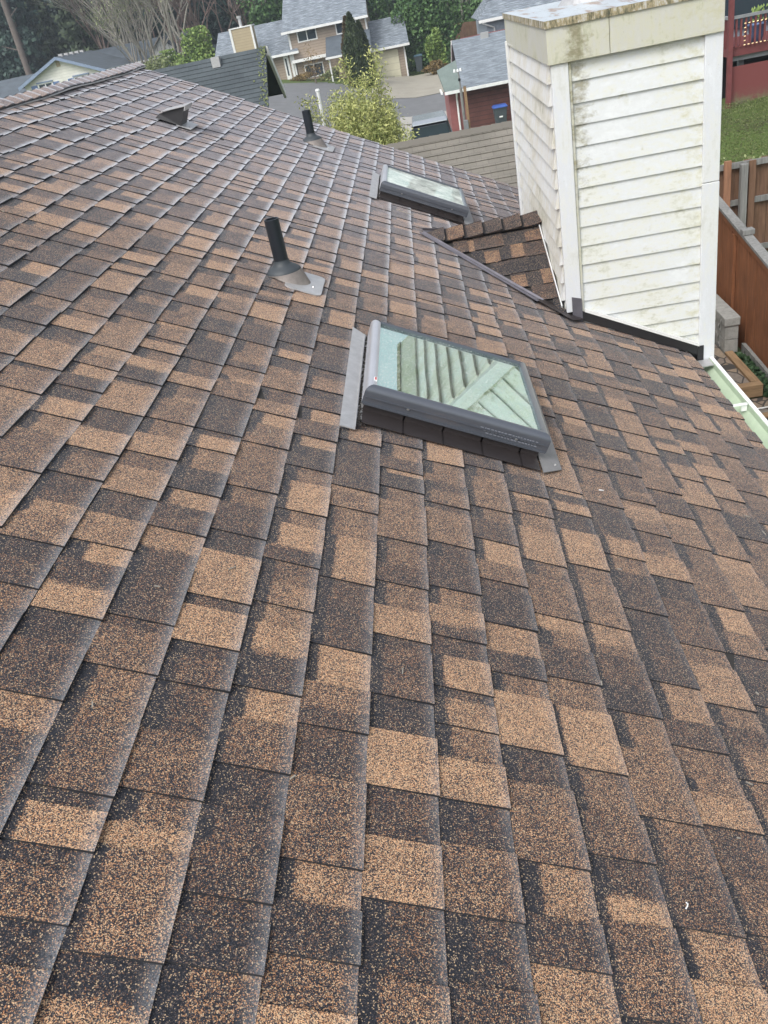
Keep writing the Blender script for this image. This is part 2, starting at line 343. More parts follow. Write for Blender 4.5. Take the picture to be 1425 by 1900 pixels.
# ------------------------------------------------------------------ object helpers
BASE = {}
def setp(o, label=None, cat=None, group=None, kind=None):
    if label: o['label'] = label
    if cat: o['category'] = cat
    if group: o['group'] = group
    if kind: o['kind'] = kind
    return o
def thing(name, loc, label, cat, group=None):
    o = bpy.data.objects.new(name, None); COL.objects.link(o); o.location = loc; o.empty_display_size = .2
    BASE[o.name] = Vector(loc); return setp(o, label, cat, group)
class MB:
    def __init__(s, T=None): s.v = []; s.f = []; s.uv = []; s.T = T; s.mi = []
    def add(s, pts, faces, uvs=None, mi=0):
        b = len(s.v)
        s.v += [Vector(s.T(*p)) if s.T else Vector(p) for p in pts]
        for i, f in enumerate(faces):
            s.f.append([b+j for j in f]); s.uv.append(uvs[i] if uvs else None); s.mi.append(mi)
        return s
    def box(s, x0, x1, y0, y1, z0, z1, mi=0):
        p = [(x0, y0, z0), (x1, y0, z0), (x1, y1, z0), (x0, y1, z0), (x0, y0, z1), (x1, y0, z1), (x1, y1, z1), (x0, y1, z1)]
        return s.add(p, [(0, 3, 2, 1), (4, 5, 6, 7), (0, 1, 5, 4), (1, 2, 6, 5), (2, 3, 7, 6), (3, 0, 4, 7)], mi=mi)
    def hexa(s, p, mi=0):  # 4 bottom, 4 top
        return s.add(p, [(0, 3, 2, 1), (4, 5, 6, 7), (0, 1, 5, 4), (1, 2, 6, 5), (2, 3, 7, 6), (3, 0, 4, 7)], mi=mi)
    def poly(s, pts, uv=None, mi=0): return s.add(pts, [tuple(range(len(pts)))], [uv] if uv else None, mi)
    def prism(s, pts, vec, mi=0):
        n = len(pts); q = [tuple(Vector(p)+Vector(vec)) for p in pts]
        fs = [tuple(range(n))[::-1], tuple(range(n, 2*n))]+[(i, (i+1) % n, n+(i+1) % n, n+i) for i in range(n)]
        return s.add(list(pts)+q, fs, mi=mi)
    def tube(s, p0, p1, r0, r1=None, n=10, caps=True, mi=0):
        r1 = r0 if r1 is None else r1; p0 = Vector(p0); p1 = Vector(p1); d = (p1-p0).normalized()
        a = d.cross(Vector((0, 0, 1))); a = a.normalized() if a.length > 1e-3 else Vector((1, 0, 0)); b = d.cross(a)
        pts = [p0+(a*math.cos(t)+b*math.sin(t))*r0 for t in [2*PI*i/n for i in range(n)]]+[p1+(a*math.cos(t)+b*math.sin(t))*r1 for t in [2*PI*i/n for i in range(n)]]
        fs = [(i, (i+1) % n, n+(i+1) % n, n+i) for i in range(n)]
        if caps: fs += [tuple(range(n))[::-1], tuple(range(n, 2*n))]
        return s.add([tuple(p) for p in pts], fs, mi=mi)
    def rings(s, ringlist, closed=False, caps=True, mi=0):
        n = len(ringlist[0]); pts = [p for r in ringlist for p in r]; fs = []
        for k in range(len(ringlist)-1):
            for i in range(n): fs.append((k*n+i, k*n+(i+1) % n, (k+1)*n+(i+1) % n, (k+1)*n+i))
        if caps: fs += [tuple(range(n))[::-1], tuple(range((len(ringlist)-1)*n, len(ringlist)*n))]
        return s.add(pts, fs, mi=mi)
    def build(s, name, mat, parent=None, bevel=0, smooth=False, label=None, cat=None, group=None, kind=None, base=None):
        me = bpy.data.meshes.new(name)
        B = Vector((0, 0, 0))
        if parent is not None: B = BASE[parent.name]
        elif base is not None: B = Vector(base)
        me.from_pydata([tuple(v-B) for v in s.v], [], s.f)
        if any(u for u in s.uv):
            ul = me.uv_layers.new(name='UVMap')
            for p, u in zip(me.polygons, s.uv):
                if u:
                    for li, c in zip(p.loop_indices, u): ul.data[li].uv = c
        for m_ in (mat if isinstance(mat, (list, tuple)) else [mat]): me.materials.append(m_)
        if isinstance(mat, (list, tuple)): me.polygons.foreach_set('material_index', s.mi)
        if smooth: me.polygons.foreach_set('use_smooth', [True]*len(me.polygons))
        o = bpy.data.objects.new(name, me); COL.objects.link(o)
        if parent is not None: o.parent = parent
        else: o.location = B
        BASE[o.name] = B
        if bevel:
            bv = o.modifiers.new('bevel', 'BEVEL'); bv.width = bevel; bv.segments = 2; bv.limit_method = 'ANGLE'
        me.update()
        return setp(o, label, cat, group, kind)
def dup(root, loc, rotz=0, scale=1, label=None, group=None):
    r = root.copy(); COL.objects.link(r); r.location = loc; r.rotation_euler = (0, 0, rotz)
    r.scale = (scale,)*3 if isinstance(scale, (int, float)) else scale
    if label: r['label'] = label
    if group: r['group'] = group
    for ch in list(root.children):
        c = ch.copy(); COL.objects.link(c); c.parent = r
        for g in ch.children:
            d = g.copy(); COL.objects.link(d); d.parent = c
    return r

# ------------------------------------------------------------------ roof frame
A = math.radians(26.565); cA, sA = math.cos(A), math.sin(A); HR = 1.21
def RP(s, y, n): return (s*cA - (HR-n)*sA, y, -s*sA - (HR-n)*cA)
def wav(s, y):
    return .0035*math.sin(1.7*y+.8*s+.6)+.003*math.sin(4.3*y-2.1*s)+.0018*math.sin(9.1*y+5*s+1.1)
E_ = .143; S0 = .302; RAKE = 8.46; YMIN = -2.2
house = thing('brown_shingle_house', (0, 3, -4.9), 'brown and tan shingled house roof in the foreground with a white sided chimney', 'house')

def shingles(name, T, courses, y_range, parent, mat, clip=None, label=None, wavf=None, bias=0):
    """courses: list of (s_top, s_butt). Builds lower sheet and raised tabs with attributes."""
    V = []; Fc = []; UV = []; AT = []   # AT: blend, bandw, vpos, edge
    def vert(s, y, n, k, bl, bw, vp, ed):
        dn = (wavf(s, y) if wavf else 0)
        V.append(T(s, y, n+dn)); UV.append((s+k*1.37, y+k*.77)); AT.append((bl, bw, vp, ed)); return len(V)-1
    rnd = random.Random(12+len(courses))
    for k, (st, sb) in enumerate(courses):
        y0, y1 = y_range(st, sb) if callable(y_range) else y_range
        y = y0 - rnd.random()*.15
        raised = rnd.random() < .5; ptan = False
        jit = (rnd.random()-.5)*.004
        while y < y1:
            if raised: L = rnd.choice([.08, .11, .13, .15, .17, .19])*rnd.uniform(.9, 1.1)
            else: L = rnd.choice([.035, .07, .09, .11, .13])*rnd.uniform(.9, 1.1)
            ya, yb = max(y, y0), min(y+L, y1)
            y += L
            if yb-ya < .008: raised = not raised; continue
            # colour pieces
            pcs = []; q = ya
            npc = 1 if (L < .11 or rnd.random() < .75) else 2
            cuts = [ya]+([ya+(yb-ya)*rnd.uniform(.35, .65)] if npc == 2 else [])+[yb]
            for i in range(len(cuts)-1):
                r = rnd.random()
                if r < .27 and ptan: r = rnd.uniform(.27, 1)
                ptan = r < .27
                if r < .27: bl = rnd.uniform(.62, .80)
                elif r < .55: bl = rnd.uniform(.36, .48)
                elif r < .62: bl = rnd.uniform(.52, .62)
                else: bl = rnd.uniform(.10, .28)
                bl += bias
                bw = 0
                if not raised and rnd.random() < .8: bw = rnd.uniform(.18, .36)
                elif raised and rnd.random() < .42: bw = rnd.uniform(.12, .28)
                pcs.append((cuts[i], cuts[i+1], bl, bw))
            nb = (0.0 if raised else -.0048); ntp = (-.0055 if raised else -.0088)
            if not raised: nb += .0004
            sbb = sb + jit*.5 + (rnd.uniform(-.001, .001) if raised else -.0008)
            cols = []
            lift = rnd.uniform(0, .0028) if raised else 0
            for (a, b, bl, bw) in pcs:
                ys = [a]
                nseg = max(1, int((b-a)/.07))
                ys = [a+(b-a)*i/nseg for i in range(nseg+1)]
                if a > ya: ys[0] = a+.009
                if b < yb: ys[-1] = b-.009
                for yy in ys:
                    c = []
                    for fr in (0, .5, .93, 1.0):
                        s = st+(sbb-st)*fr
                        n = ntp+(nb-ntp)*fr+(lift*fr*fr)
                        if fr == 1.0: n -= .0008
                        c.append(vert(s, yy, n, k, bl, bw, fr, 0))
                    c.append(vert(sbb, yy, nb+lift-.0012, k, bl, bw, 1, 1))
                    c.append(vert(sbb-.002, yy, -.014, k, bl, bw, 1, 1))
                    cols.append(c)
            for i in range(len(cols)-1):
                a, b = cols[i], cols[i+1]
                for j in range(len(a)-1): Fc.append((a[j], a[j+1], b[j+1], b[j]))
            if raised:   # cut ends of the tab
                for yy, sg in ((ya, 1), (yb, -1)):
                    p = [vert(st, yy, ntp, k, 0, 0, 0, 1), vert(sbb, yy, nb+lift-.0006, k, 0, 0, 1, 1), vert(sbb-.001, yy, -.014, k, 0, 0, 1, 1), vert(st, yy, -.014, k, 0, 0, 0, 1)]
                    Fc.append(tuple(p if sg == 1 else p[::-1]))
            raised = not raised
    B = BASE[parent.name]
    me = bpy.data.meshes.new(name)
    me.from_pydata([tuple(Vector(v)-B) for v in V], [], Fc)
    ul = me.uv_layers.new(name='UVMap')
    lv = np.zeros(len(me.loops), dtype=np.int32); me.loops.foreach_get('vertex_index', lv)
    ul.data.foreach_set('uv', np.array(UV, dtype=np.float32)[lv].ravel())
    AT_ = np.array(AT, dtype=np.float32)
    for i, nm in enumerate(('blend', 'bandw', 'vpos', 'edge')):
        at = me.attributes.new(nm, 'FLOAT', 'POINT'); at.data.foreach_set('value', AT_[:, i])
    me.materials.append(mat)
    o = bpy.data.objects.new(name, me); COL.objects.link(o); o.parent = parent; BASE[o.name] = B
    return setp(o, label)
k0 = int((-2.10-S0)/E_)-1
courses = []
k = k0
while S0+k*E_ < 2.10:
    st, sb = S0+k*E_, S0+(k+1)*E_
    if sb > 2.06: sb = 2.105
    if sb > -2.12: courses.append((max(st, -2.135), sb))
    k += 1
    if sb == 2.105: break
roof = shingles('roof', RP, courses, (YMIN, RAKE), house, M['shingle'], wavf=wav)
# deck, rake edge, back slope
d = MB(RP); d.box(-2.13, 2.09, YMIN, RAKE-.012, -.05, -.016)
d.build('roof_deck', M['undersheet'], house)
xr = RP(-2.135, 0, 0)[0]; zr = RP(-2.135, 0, 0)[2]
d = MB(); d.hexa([(xr, YMIN, zr-.05), (xr-4.2, YMIN, zr-2.15), (xr-4.2, RAKE, zr-2.15), (xr, RAKE, zr-.05), (xr, YMIN, zr-.005), (xr-4.2, YMIN, zr-2.105), (xr-4.2, RAKE, zr-2.105), (xr, RAKE, zr-.005)])
d.build('back_roof_slope', M['undersheet'], house)
# walls under the roof
d = MB(); d.prism([(.92, YMIN+.3, -4.95), (xr-3.7, YMIN+.3, -4.95), (xr-3.7, YMIN+.3, -2.2), (xr, YMIN+.3, zr-.12), (.92, YMIN+.3, -1.92)], (0, RAKE-.55-YMIN, 0))
d.build('wall', M['cream_lap'], house)
d = MB(RP); d.box(-2.13, 2.09, RAKE-.010, RAKE+.012, -.16, -.018); d.build('rake_board', M['grey_trim'], house)
d = MB(); d.box(.93, 1.33, YMIN, RAKE-.05, -2.20, -2.185); d.build('soffit', M['whitewood'], house)
# ridge caps over the ridge vent
def ridge_cap(name, P0, dirv, length, down1, down2, wid, parent, mat, expo=.143, thick=.006, tilt=.016, rev=False, seed=3, pal=(.35, .5, .5, .7, .45)):
    """P0 start of the ridge line; caps lap along dirv; down1/down2 unit vectors down both sides"""
    rnd = random.Random(seed); V = []; Fc = []; UV = []; AT = []
    dirv = Vector(dirv); up_ = (-(Vector(down1)+Vector(down2))).normalized(); P0 = Vector(P0)
    n = int(length/expo)
    for i in range(n):
        bl = rnd.choice(pal); a = i*expo; wj = wid*rnd.uniform(.97, 1.03)
        for (sgn, dn) in ((0, Vector(down1)), (1, Vector(down2))):
            prof = [0, .35, .7, .95, 1.0]
            rows = []
            nrm = (up_ - dn*(up_.dot(dn))).normalized()
            for (al, h) in ((a+expo*1.05, .001), (a+expo*.92, .0018), (a+expo*.80, .003), (a+expo*.5, tilt*.5), (a, tilt), (a, tilt-thick), (a+.004, -.004)):
                row = []
                for q in prof:
                    off = dn*(q*wj) + (up_*(-.004) if q == 0 else Vector((0, 0, 0)))
                    hh = h*(1-.25*q)
                    al2 = al + (.012 if (q == 1.0 and al <= a+.005) else 0)
                    p = P0+dirv*al2+off+nrm*hh
                    V.append(tuple(p)); UV.append((q*wj+i*.9, al+sgn)); AT.append((bl, 0, .5 if al > a+.01 else .98, 1 if (h < tilt-.001 and al <= a+.005) or al > a+expo*.9 else 0)); row.append(len(V)-1)
                # outer lip
                p = P0+dirv*al+dn*wj+nrm*(-.006)
                V.append(tuple(p)); UV.append((wj, al)); AT.append((0, 0, 1, 1)); row.append(len(V)-1)
                rows.append(row)
            for r in range(len(rows)-1):
                for c in range(len(prof)): Fc.append((rows[r][c], rows[r][c+1], rows[r+1][c+1], rows[r+1][c]))
    B = BASE[parent.name]; me = bpy.data.meshes.new(name); me.from_pydata([tuple(Vector(v)-B) for v in V], [], Fc)
    ul = me.uv_layers.new(name='UVMap'); lv = np.zeros(len(me.loops), dtype=np.int32); me.loops.foreach_get('vertex_index', lv)
    ul.data.foreach_set('uv', np.array(UV, dtype=np.float32)[lv].ravel()); AT = np.array(AT, dtype=np.float32)
    for i, nm in enumerate(('blend', 'bandw', 'vpos', 'edge')):
        at = me.attributes.new(nm, 'FLOAT', 'POINT'); at.data.foreach_set('value', AT[:, i])
    me.materials.append(mat); o = bpy.data.objects.new(name, me); COL.objects.link(o); o.parent = parent; BASE[o.name] = B
    return o
d = MB(RP)
N_ = 60
for i in range(N_):
    ya = YMIN+(RAKE-YMIN)*i/N_; yb = YMIN+(RAKE-YMIN)*(i+1)/N_
    wa = .012*math.sin(3.1*ya)+.006*math.sin(7*ya); wb = .012*math.sin(3.1*yb)+.006*math.sin(7*yb)
    d.hexa([(-2.052, ya, -.006), (-2.13, ya, -.006), (-2.13, yb, -.006), (-2.052, yb, -.006), (-2.055, ya, .015+wa*.6), (-2.13, ya, .008), (-2.13, yb, .008), (-2.055, yb, .015+wb*.6)])
rv = d.build('ridge_vent', M['black'], house)
d = MB(RP)
for i in range(N_):
    ya = YMIN+(RAKE-YMIN)*i/N_; yb = YMIN+(RAKE-YMIN)*(i+1)/N_
    wa = .012*math.sin(3.1*ya)+.006*math.sin(7*ya); wb = .012*math.sin(3.1*yb)+.006*math.sin(7*yb)
    d.hexa([(-2.043, ya, .003+wa*.5), (-2.057, ya, .003+wa*.5), (-2.057, yb, .003+wb*.5), (-2.043, yb, .003+wb*.5), (-2.043, ya, .009+wa*.5), (-2.057, ya, .009+wa*.5), (-2.057, yb, .009+wb*.5), (-2.043, yb, .009+wb*.5)])
d.build('vent_edge', M['galv'], house)
rp = Vector(RP(-2.142, RAKE+.02, .012))
ridge_cap('ridge_cap', rp, (0, -1, 0), RAKE-YMIN+.05, (cA, 0, -sA), (-cA, 0, -sA), .088, house, M['shingle'], .143, .007, .016)

# ------------------------------------------------------------------ skylights
def skylight(s0, y0, ds, dy, label, glass, sticker=False):
    sk = thing('skylight', RP(s0, y0, 0), None, None); sk['label'] = label; sk.parent = house
    sk.location = Vector(RP(s0, y0, 0))-BASE[house.name]
    T = lambda s, y, n: RP(s0+s, y0+y, n)
    b = MB(T); cw = .03
    b.box(cw, ds-cw, cw, cw+.02, -.01, .07); b.box(cw, ds-cw, dy-cw-.02, dy-cw, -.01, .07); b.box(cw, cw+.02, cw+.02, dy-cw-.02, -.01, .07); b.box(ds-cw-.02, ds-cw, cw+.02, dy-cw-.02, -.01, .07)
    b.build('curb', M['bronze'], sk)
    b = MB(T); b.box(cw+.022, ds-cw-.022, cw+.022, dy-cw-.022, .004, .009); 
    b.box(cw+.021, cw+.026, cw+.021, dy-cw-.021, .009, .080); b.box(ds-cw-.026, ds-cw-.021, cw+.021, dy-cw-.021, .009, .080)
    b.box(cw+.027, ds-cw-.027, cw+.021, cw+.026, .009, .080); b.box(cw+.027, ds-cw-.027, dy-cw-.026, dy-cw-.021, .009, .080)
    b.build('shaft', M['interior'], sk)
    # rounded frame rails
    wd, h0, h1 = .037, .036, .102
    def prof():   # (offset inwards, n)
        pts = [(0, h0), (0, h1-.024)]
        for i in range(1, 7):
            t = i/6*PI/2; pts.append((.024-.024*math.cos(t), h1-.024+.024*math.sin(t)))
        pts += [(wd, h1-.004), (wd, h1-.022), (wd-.012, h0)]
        return pts
    P = prof()
    def rail(kind, mat):
        m = MB(T); n = len(P); kf = .55 if kind == 'far' else 1.0
        def at(o, n_, e):
            if kind == 'near': return (((o if e == 0 else ds-o)), o, n_)
            if kind == 'far': return (((o if e == 0 else ds-o)), dy-o*kf, n_)
            if kind == 'up': return (o, (o if e == 0 else dy-o*.55), n_)
            return (ds-o, (o if e == 0 else dy-o*.55), n_)
        r0 = [at(o, q, 0) for o, q in P]; r1 = [at(o, q, 1) for o, q in P]
        m.add(r0+r1, [(i, (i+1) % n, n+(i+1) % n, n+i) for i in range(n)]+[tuple(range(n))[::-1], tuple(range(n, 2*n))])
        return m
    rails = {}
    for kd in ('up', 'far', 'down', 'near'):
        o = rail(kd, None).build('frame_rail', M['skyframe_lit' if kd == 'up' else 'skyframe'], sk)
        for p in o.data.polygons: p.use_smooth = p.index < len(P)
        me = o.data; o.modifiers.new('es', 'EDGE_SPLIT').split_angle = math.radians(28)
        rails[kd] = o
    # lip line under the near rail and screws
    b = MB(T); b.box(.003, ds-.003, -.004, -.001, h1-.042, h1-.038); b.box(.004, ds-.004, -.006, -.001, h0-.002, h0+.004); b.build('trim_lip', M['skyframe'], sk)
    for sx in (.16, ds-.12):
        b = MB(T); c0 = (sx, -.001, .075)
        r = [(sx+.006*math.cos(2*PI*i/10), -.0015, .058+.005*math.sin(2*PI*i/10)) for i in range(10)]
        r2 = [(sx+.004*math.cos(2*PI*i/10), -.005, .058+.003*math.sin(2*PI*i/10)) for i in range(10)]
        b.rings([r, r2]); b.build('screw', M['screw'], sk)
    g = MB(T); g.box(wd-.012, ds-wd+.012, wd-.012, dy-wd*.55+.006, h1-.020, h1-.013); g.build('glass', glass, sk)
    if sticker:
        b = MB(T); b.box(.024, .035, .060, .092, h1-.003, h1+.0006); st = b.build('sticker', M['white'], sk)
        b = MB(T); b.box(.027, .033, .066, .088, h1+.0008, h1+.0014); b.build('red_print', M['red_mark'], sk)
        b = MB(T)
        rr = random.Random(2)
        for row in range(3):
            xx = ds-.255 + row*.012
            while xx < ds-.05:
                l_ = rr.uniform(.004, .011); b.box(xx, xx+l_, -.0016, -.0006, .066-row*.0085, .069-row*.0085); xx += l_+rr.uniform(.003, .006)
        b.build('small_print', M['printgrey'], sk)
    # flashings: head (upslope) pan, bottom apron, side steps
    b = MB(T)
    b.hexa([(-.060, -.15, .003), (-.006, -.145, .001), (-.012, dy+.06, .001), (-.062, dy+.10, .003), (-.060, -.15, .007), (-.006, -.145, .004), (-.012, dy+.06, .004), (-.062, dy+.10, .007)])
    b.hexa([(-.012, -.06, .001), (cw-.006, -.06, .001), (cw-.006, dy+.02, .001), (-.012, dy+.06, .001), (-.012, -.06, .004), (cw-.006, -.06, .004), (cw-.006, dy+.02, .004), (-.012, dy+.06, .004)])
    b.box(-.010, -.007, -.14, dy+.04, .004, .012)
    b.build('head_flashing', M['galv'], sk)
    b = MB(T); rr = random.Random(5)
    for i in range(420):
        yy = rr.uniform(-.12, dy+.04); ss = -.004+rr.random()**2*.020; z = rr.uniform(.0015, .006); q = rr.uniform(.002, .006)
        b.box(ss, ss+q, yy, yy+q, .003, .003+z)
    b.build('debris', M['grit'], sk)
    b = MB(T)
    b.hexa([(ds-.01, -.092, .002), (ds+.068, -.03, .002), (ds+.068, dy+.0, .002), (ds-.02, dy+.02, .002), (ds-.01, -.092, .006), (ds+.068, -.03, .005), (ds+.068, dy+.0, .005), (ds-.02, dy+.02, .006)])
    b.build('apron_flashing', M['apron'], sk)
    b = MB(T); b.rings([[(ds+.045+.006*math.cos(2*PI*i/8), -.01+.006*math.sin(2*PI*i/8), .006) for i in range(8)], [(ds+.045+.003*math.cos(2*PI*i/8), -.01+.003*math.sin(2*PI*i/8), .010) for i in range(8)]]); b.build('screw', M['screw'], sk)
    b = MB(T)
    sx = .012
    while sx < ds-.02:
        e = min(sx+.150, ds-.02); b.box(sx, e-.001, .012, cw-.002, .002, .060); b.box(sx, e-.001, -.085+.12*0, .012, .0035, .0065); sx += .143
    b.build('side_flashing', M['bronze'], sk)
    b = MB(T); b.box(.01, ds-.02, dy-cw+.003, dy-cw+.008, .002, .06); b.build('side_flashing', M['bronze'], sk)
    return sk
skylight(.217, 2.597, .675, .685, 'near skylight with grey frame and green glass mirroring the chimney', M['skyglass'], True)
skylight(.199, 6.155, .652, .680, 'far skylight beyond the cricket, with a pale painted sky reflection on its glass', M['skyglass_far'])

# ------------------------------------------------------------------ plumbing vents
def vent(s, y, h, r, label):
    v = thing('plumbing_vent', RP(s, y, 0), None, None); v['label'] = label; v.parent = house; v.location = Vector(RP(s, y, 0))-BASE[house.name]
    P = Vector(RP(s, y, 0))
    def ring(z, rr, k=0, dx=0): # horizontal ring, k=1 lies in the slope
        out = []
        for i in range(28):
            t = 2*PI*i/28; x = rr*math.cos(t)+dx; yy = rr*math.sin(t)
            out.append((P.x+x, P.y+yy, P.z+z-k*x*math.tan(A)))
        return out
    b = MB(); b.rings([ring(.02, r), ring(h, r), ring(h, r*.82), ring(h-.12, r*.82)], caps=False); b.build('pipe', M['pipe'], v, smooth=False)
    o = b; 
    b = MB(); b.rings([ring(.082, r*1.05), ring(.066, r*1.12), ring(.056, r*1.45), ring(.046, r*1.95), ring(.034, r*2.38), ring(.028, r*2.42)], caps=False); b.build('rubber_boot', M['rubber'], v, smooth=True)
    b = MB(); b.rings([ring(.030, r*2.44), ring(.026, r*2.46), ring(.005, r*2.75, 1, .020)], caps=False); b.build('metal_cone', M['cone'], v, smooth=True)
    # flange plate with rounded lower corners
    pts = []; x0, x1, ya, yb, rr = .01, .178, -.145, .135, .03
    for cx, cy, a0 in ((x1-rr, yb-rr, 0), (x0+rr, yb-rr, 90), (x0+rr, ya+rr, 180), (x1-rr, ya+rr, 270)):
        for q in range(5):
            t = math.radians(a0+q*22.5); pts.append((s+cx+rr*math.cos(t), y+cy+rr*math.sin(t)))
    b = MB(RP); b.rings([[(p[0], p[1], .003) for p in pts], [(p[0], p[1], .0075) for p in pts]]); b.build('flange', M['galv'], v)
    b = MB(RP); b.rings([[(s+.135+.006*math.cos(2*PI*i/8), y-.05+.006*math.sin(2*PI*i/8), .007) for i in range(8)], [(s+.135+.003*math.cos(2*PI*i/8), y-.05+.003*math.sin(2*PI*i/8), .012) for i in range(8)]]); b.build('nail', M['screw'], v)
    return v
vent(-.185, 3.79, .262, .033, 'near black plumbing vent with grey boot and pale square flange')
vent(-.385, 7.35, .25, .034, 'far black plumbing vent near the edge of the roof')
# shingle laps over the upslope part of each flange
for s, y in ((-.185, 3.79), (-.385, 7.35)):
    pass
# box vent
bv = thing('box_vent', RP(-1.36, 6.55, 0), None, None); bv.parent = house; bv.location = Vector(RP(-1.36, 6.55, 0))-BASE[house.name]; bv['label'] = 'black slant back exhaust vent high on the roof'
b = MB(RP)
s0, s1, y0, y1 = -1.435, -1.255, 6.38, 6.58
b.add([(s0, y0, .008), (s1, y0, .008), (s1, y1, .008), (s0, y1, .008), (s0+.02, y0+.012, .04), (s1, y0+.004, .135), (s1, y1-.004, .135), (s0+.02, y1-.012, .035), ((s0+s1)/2+.02, y0+.008, .096), ((s0+s1)/2+.02, y1-.008, .096)],
      [(0, 1, 5, 8, 4), (3, 7, 9, 6, 2), (1, 2, 6, 5), (0, 4, 7, 3), (4, 8, 9, 7), (8, 5, 6, 9)])
b.build('hood', M['black'], bv)
b = MB(RP); b.hexa([(s0+.03, y0-.01, .055), (s1+.012, y0-.012, .142), (s1+.012, y1+.012, .142), (s0+.03, y1+.01, .055), (s0+.03, y0-.01, .059), (s1+.012, y0-.012, .147), (s1+.012, y1+.012, .147), (s0+.03, y1+.01, .059)])
b.box(s1+.006, s1+.013, y0-.012, y1+.012, .112, .1415)
b.build('hood_top', M['galv'], bv)
b = MB(RP); b.box(s1-.03, s1+.075, y0-.01, y1+.05, .003, .007); b.build('flange', M['galv'], bv)
b = MB(RP); b.rings([[(s1+.05+.006*math.cos(2*PI*i/8), y0+.05+.006*math.sin(2*PI*i/8), .007) for i in range(8)], [(s1+.05, y0+.05+.001*i, .012) for i in range(8)]]); b.build('nail', M['screw'], bv)

# ------------------------------------------------------------------ gutter
gt = MB()
gx, gz = 1.352, -2.055
prof = [(gx-.012, gz+.012), (gx-.012, gz-.095), (gx+.050, gz-.095), (gx+.092, gz-.045), (gx+.092, gz-.010)]
th = .003
for (ax, az), (bx, bz) in zip(prof[:-1], prof[1:]):
    nx, nz = (bz-az), -(bx-ax); l_ = math.hypot(nx, nz); nx, nz = nx/l_*th, nz/l_*th
    gt.hexa([(ax, YMIN, az), (bx, YMIN, bz), (bx, 4.53, bz), (ax, 4.53, az), (ax-nx, YMIN, az-nz), (bx-nx, YMIN, bz-nz), (bx-nx, 4.53, bz-nz), (ax-nx, 4.53, az-nz)])
gut = gt.build('gutter', M['gutter_in'], house)
b = MB(); b.box(gx+.090, gx+.108, YMIN, 4.525, gz-.012, gz-.004); b.box(gx+.1045, gx+.1080, YMIN, 4.525, gz-.06, gz-.013); b.build('gutter_lip', M['white'], gut)
for hy in (3.90, 1.9, -.1):
    b = MB(); b.box(gx-.008, gx+.084, hy-.011, hy+.011, gz-.010, gz-.006); b.box(gx+.055, gx+.083, hy-.005, hy+.007, gz-.045, gz-.011); b.build('hanger', M['white'], gut)
b = MB(); b.box(gx-.005, gx+.10, 4.44, 4.527, gz-.022, gz-.017); b.build('splash_strip', M['galv'], gut)

# ------------------------------------------------------------------ chimney
ch = thing('chimney', (1.06, 5.45, -4.9), None, None); ch.parent = house; ch.location = Vector((1.06, 5.45, -4.9))-BASE[house.name]; ch['label'] = 'tall white lap sided chimney chase with stained cream top band'
X0, X1, Y0, Y1 = .672, 1.462, 4.562, 6.36
b = MB(); b.box(X0, X1, Y0, Y1, -4.95, -.30); b.build('core', M['black'], ch)
z = -.31
b = MB(); rr = random.Random(4)
zs = [-.412-.1003*i for i in range(-1, 17)]
for i in range(len(zs)-1):
    zt, zb = zs[i]+.012, zs[i+1]; j = rr.uniform(-.001, .0015); sag = rr.uniform(-.0015, .0015)
    if zt > -.42: zt = min(zt, -.40)
    b.hexa([(.752, Y0-.014+j, zb+sag), (1.392, Y0-.014+j, zb-sag), (1.392, Y0-.001, zb-sag), (.752, Y0-.001, zb+sag), (.752, Y0-.003, zt), (1.392, Y0-.003, zt), (1.392, Y0-.0005, zt), (.752, Y0-.0005, zt)])
b.build('front_siding', M['siding'], ch, label='wide white lap siding with green and yellow algae stains')
b = MB()
for i in range(len(zs)-1):
    zt, zb = zs[i]+.010, zs[i+1]
    # individual shake boards of the side wall
    y = Y0+.045
    while y < Y1-.03:
        L = rr.choice([.2, .3, .45]); e = min(y+L, Y1-.03); j = rr.uniform(-.0015, .0015)
        b.hexa([(X0-.026+j, y, zb), (X0-.001, y, zb), (X0-.001, e, zb), (X0-.026+j, e, zb), (X0-.004, y, zt), (X0-.0005, y, zt), (X0-.0005, e, zt), (X0-.004, e, zt)]); y = e+.0015
b.build('side_siding', M['siding_peel'], ch, label='side siding with peeling white paint')
# corner boards
def cb(x0, x1, y0, y1, z0, z1, mat='cornerboard', nm='corner_board'):
    b = MB(); b.box(x0, x1, y0, y1, z0, z1); return b.build(nm, M[mat], ch, bevel=.003)
cb(.660, .742, Y0-.026, Y0-.004, -1.665, -.40)
cb(.6655, .671, Y0-.004, Y0+.044, -1.665, -.40)
cb(.7425, .757, Y0-.020, Y0-.004, -1.70, -.40, 'fascia', 'corner_trim')
cb(1.385, 1.470, Y0-.026, Y0-.004, -1.0985, -.40); cb(1.385, 1.4715, Y0-.0265, Y0-.004, -4.95, -1.1015)
cb(1.4625, 1.475, Y0-.004, Y0+.07, -4.95, -.40)
cb(.636, .668, Y1-.02, Y1+.02, -1.95, -.40, 'cornerboard')
cb(X1+.001, 1.475, Y1-.05, Y1+.02, -4.95, -.40)
# right side siding
b = MB()
zz = -.31
while zz > -4.9:
    b.hexa([(X1+.013, Y0+.071, zz-.1), (X1+.001, Y0+.071, zz-.1), (X1+.001, Y1-.051, zz-.1), (X1+.013, Y1-.051, zz-.1), (X1+.003, Y0+.071, zz+.01), (X1+.0005, Y0+.071, zz+.01), (X1+.0005, Y1-.051, zz+.01), (X1+.003, Y1-.051, zz+.01)]); zz -= .1003
b.build('outer_siding', M['siding'], ch)
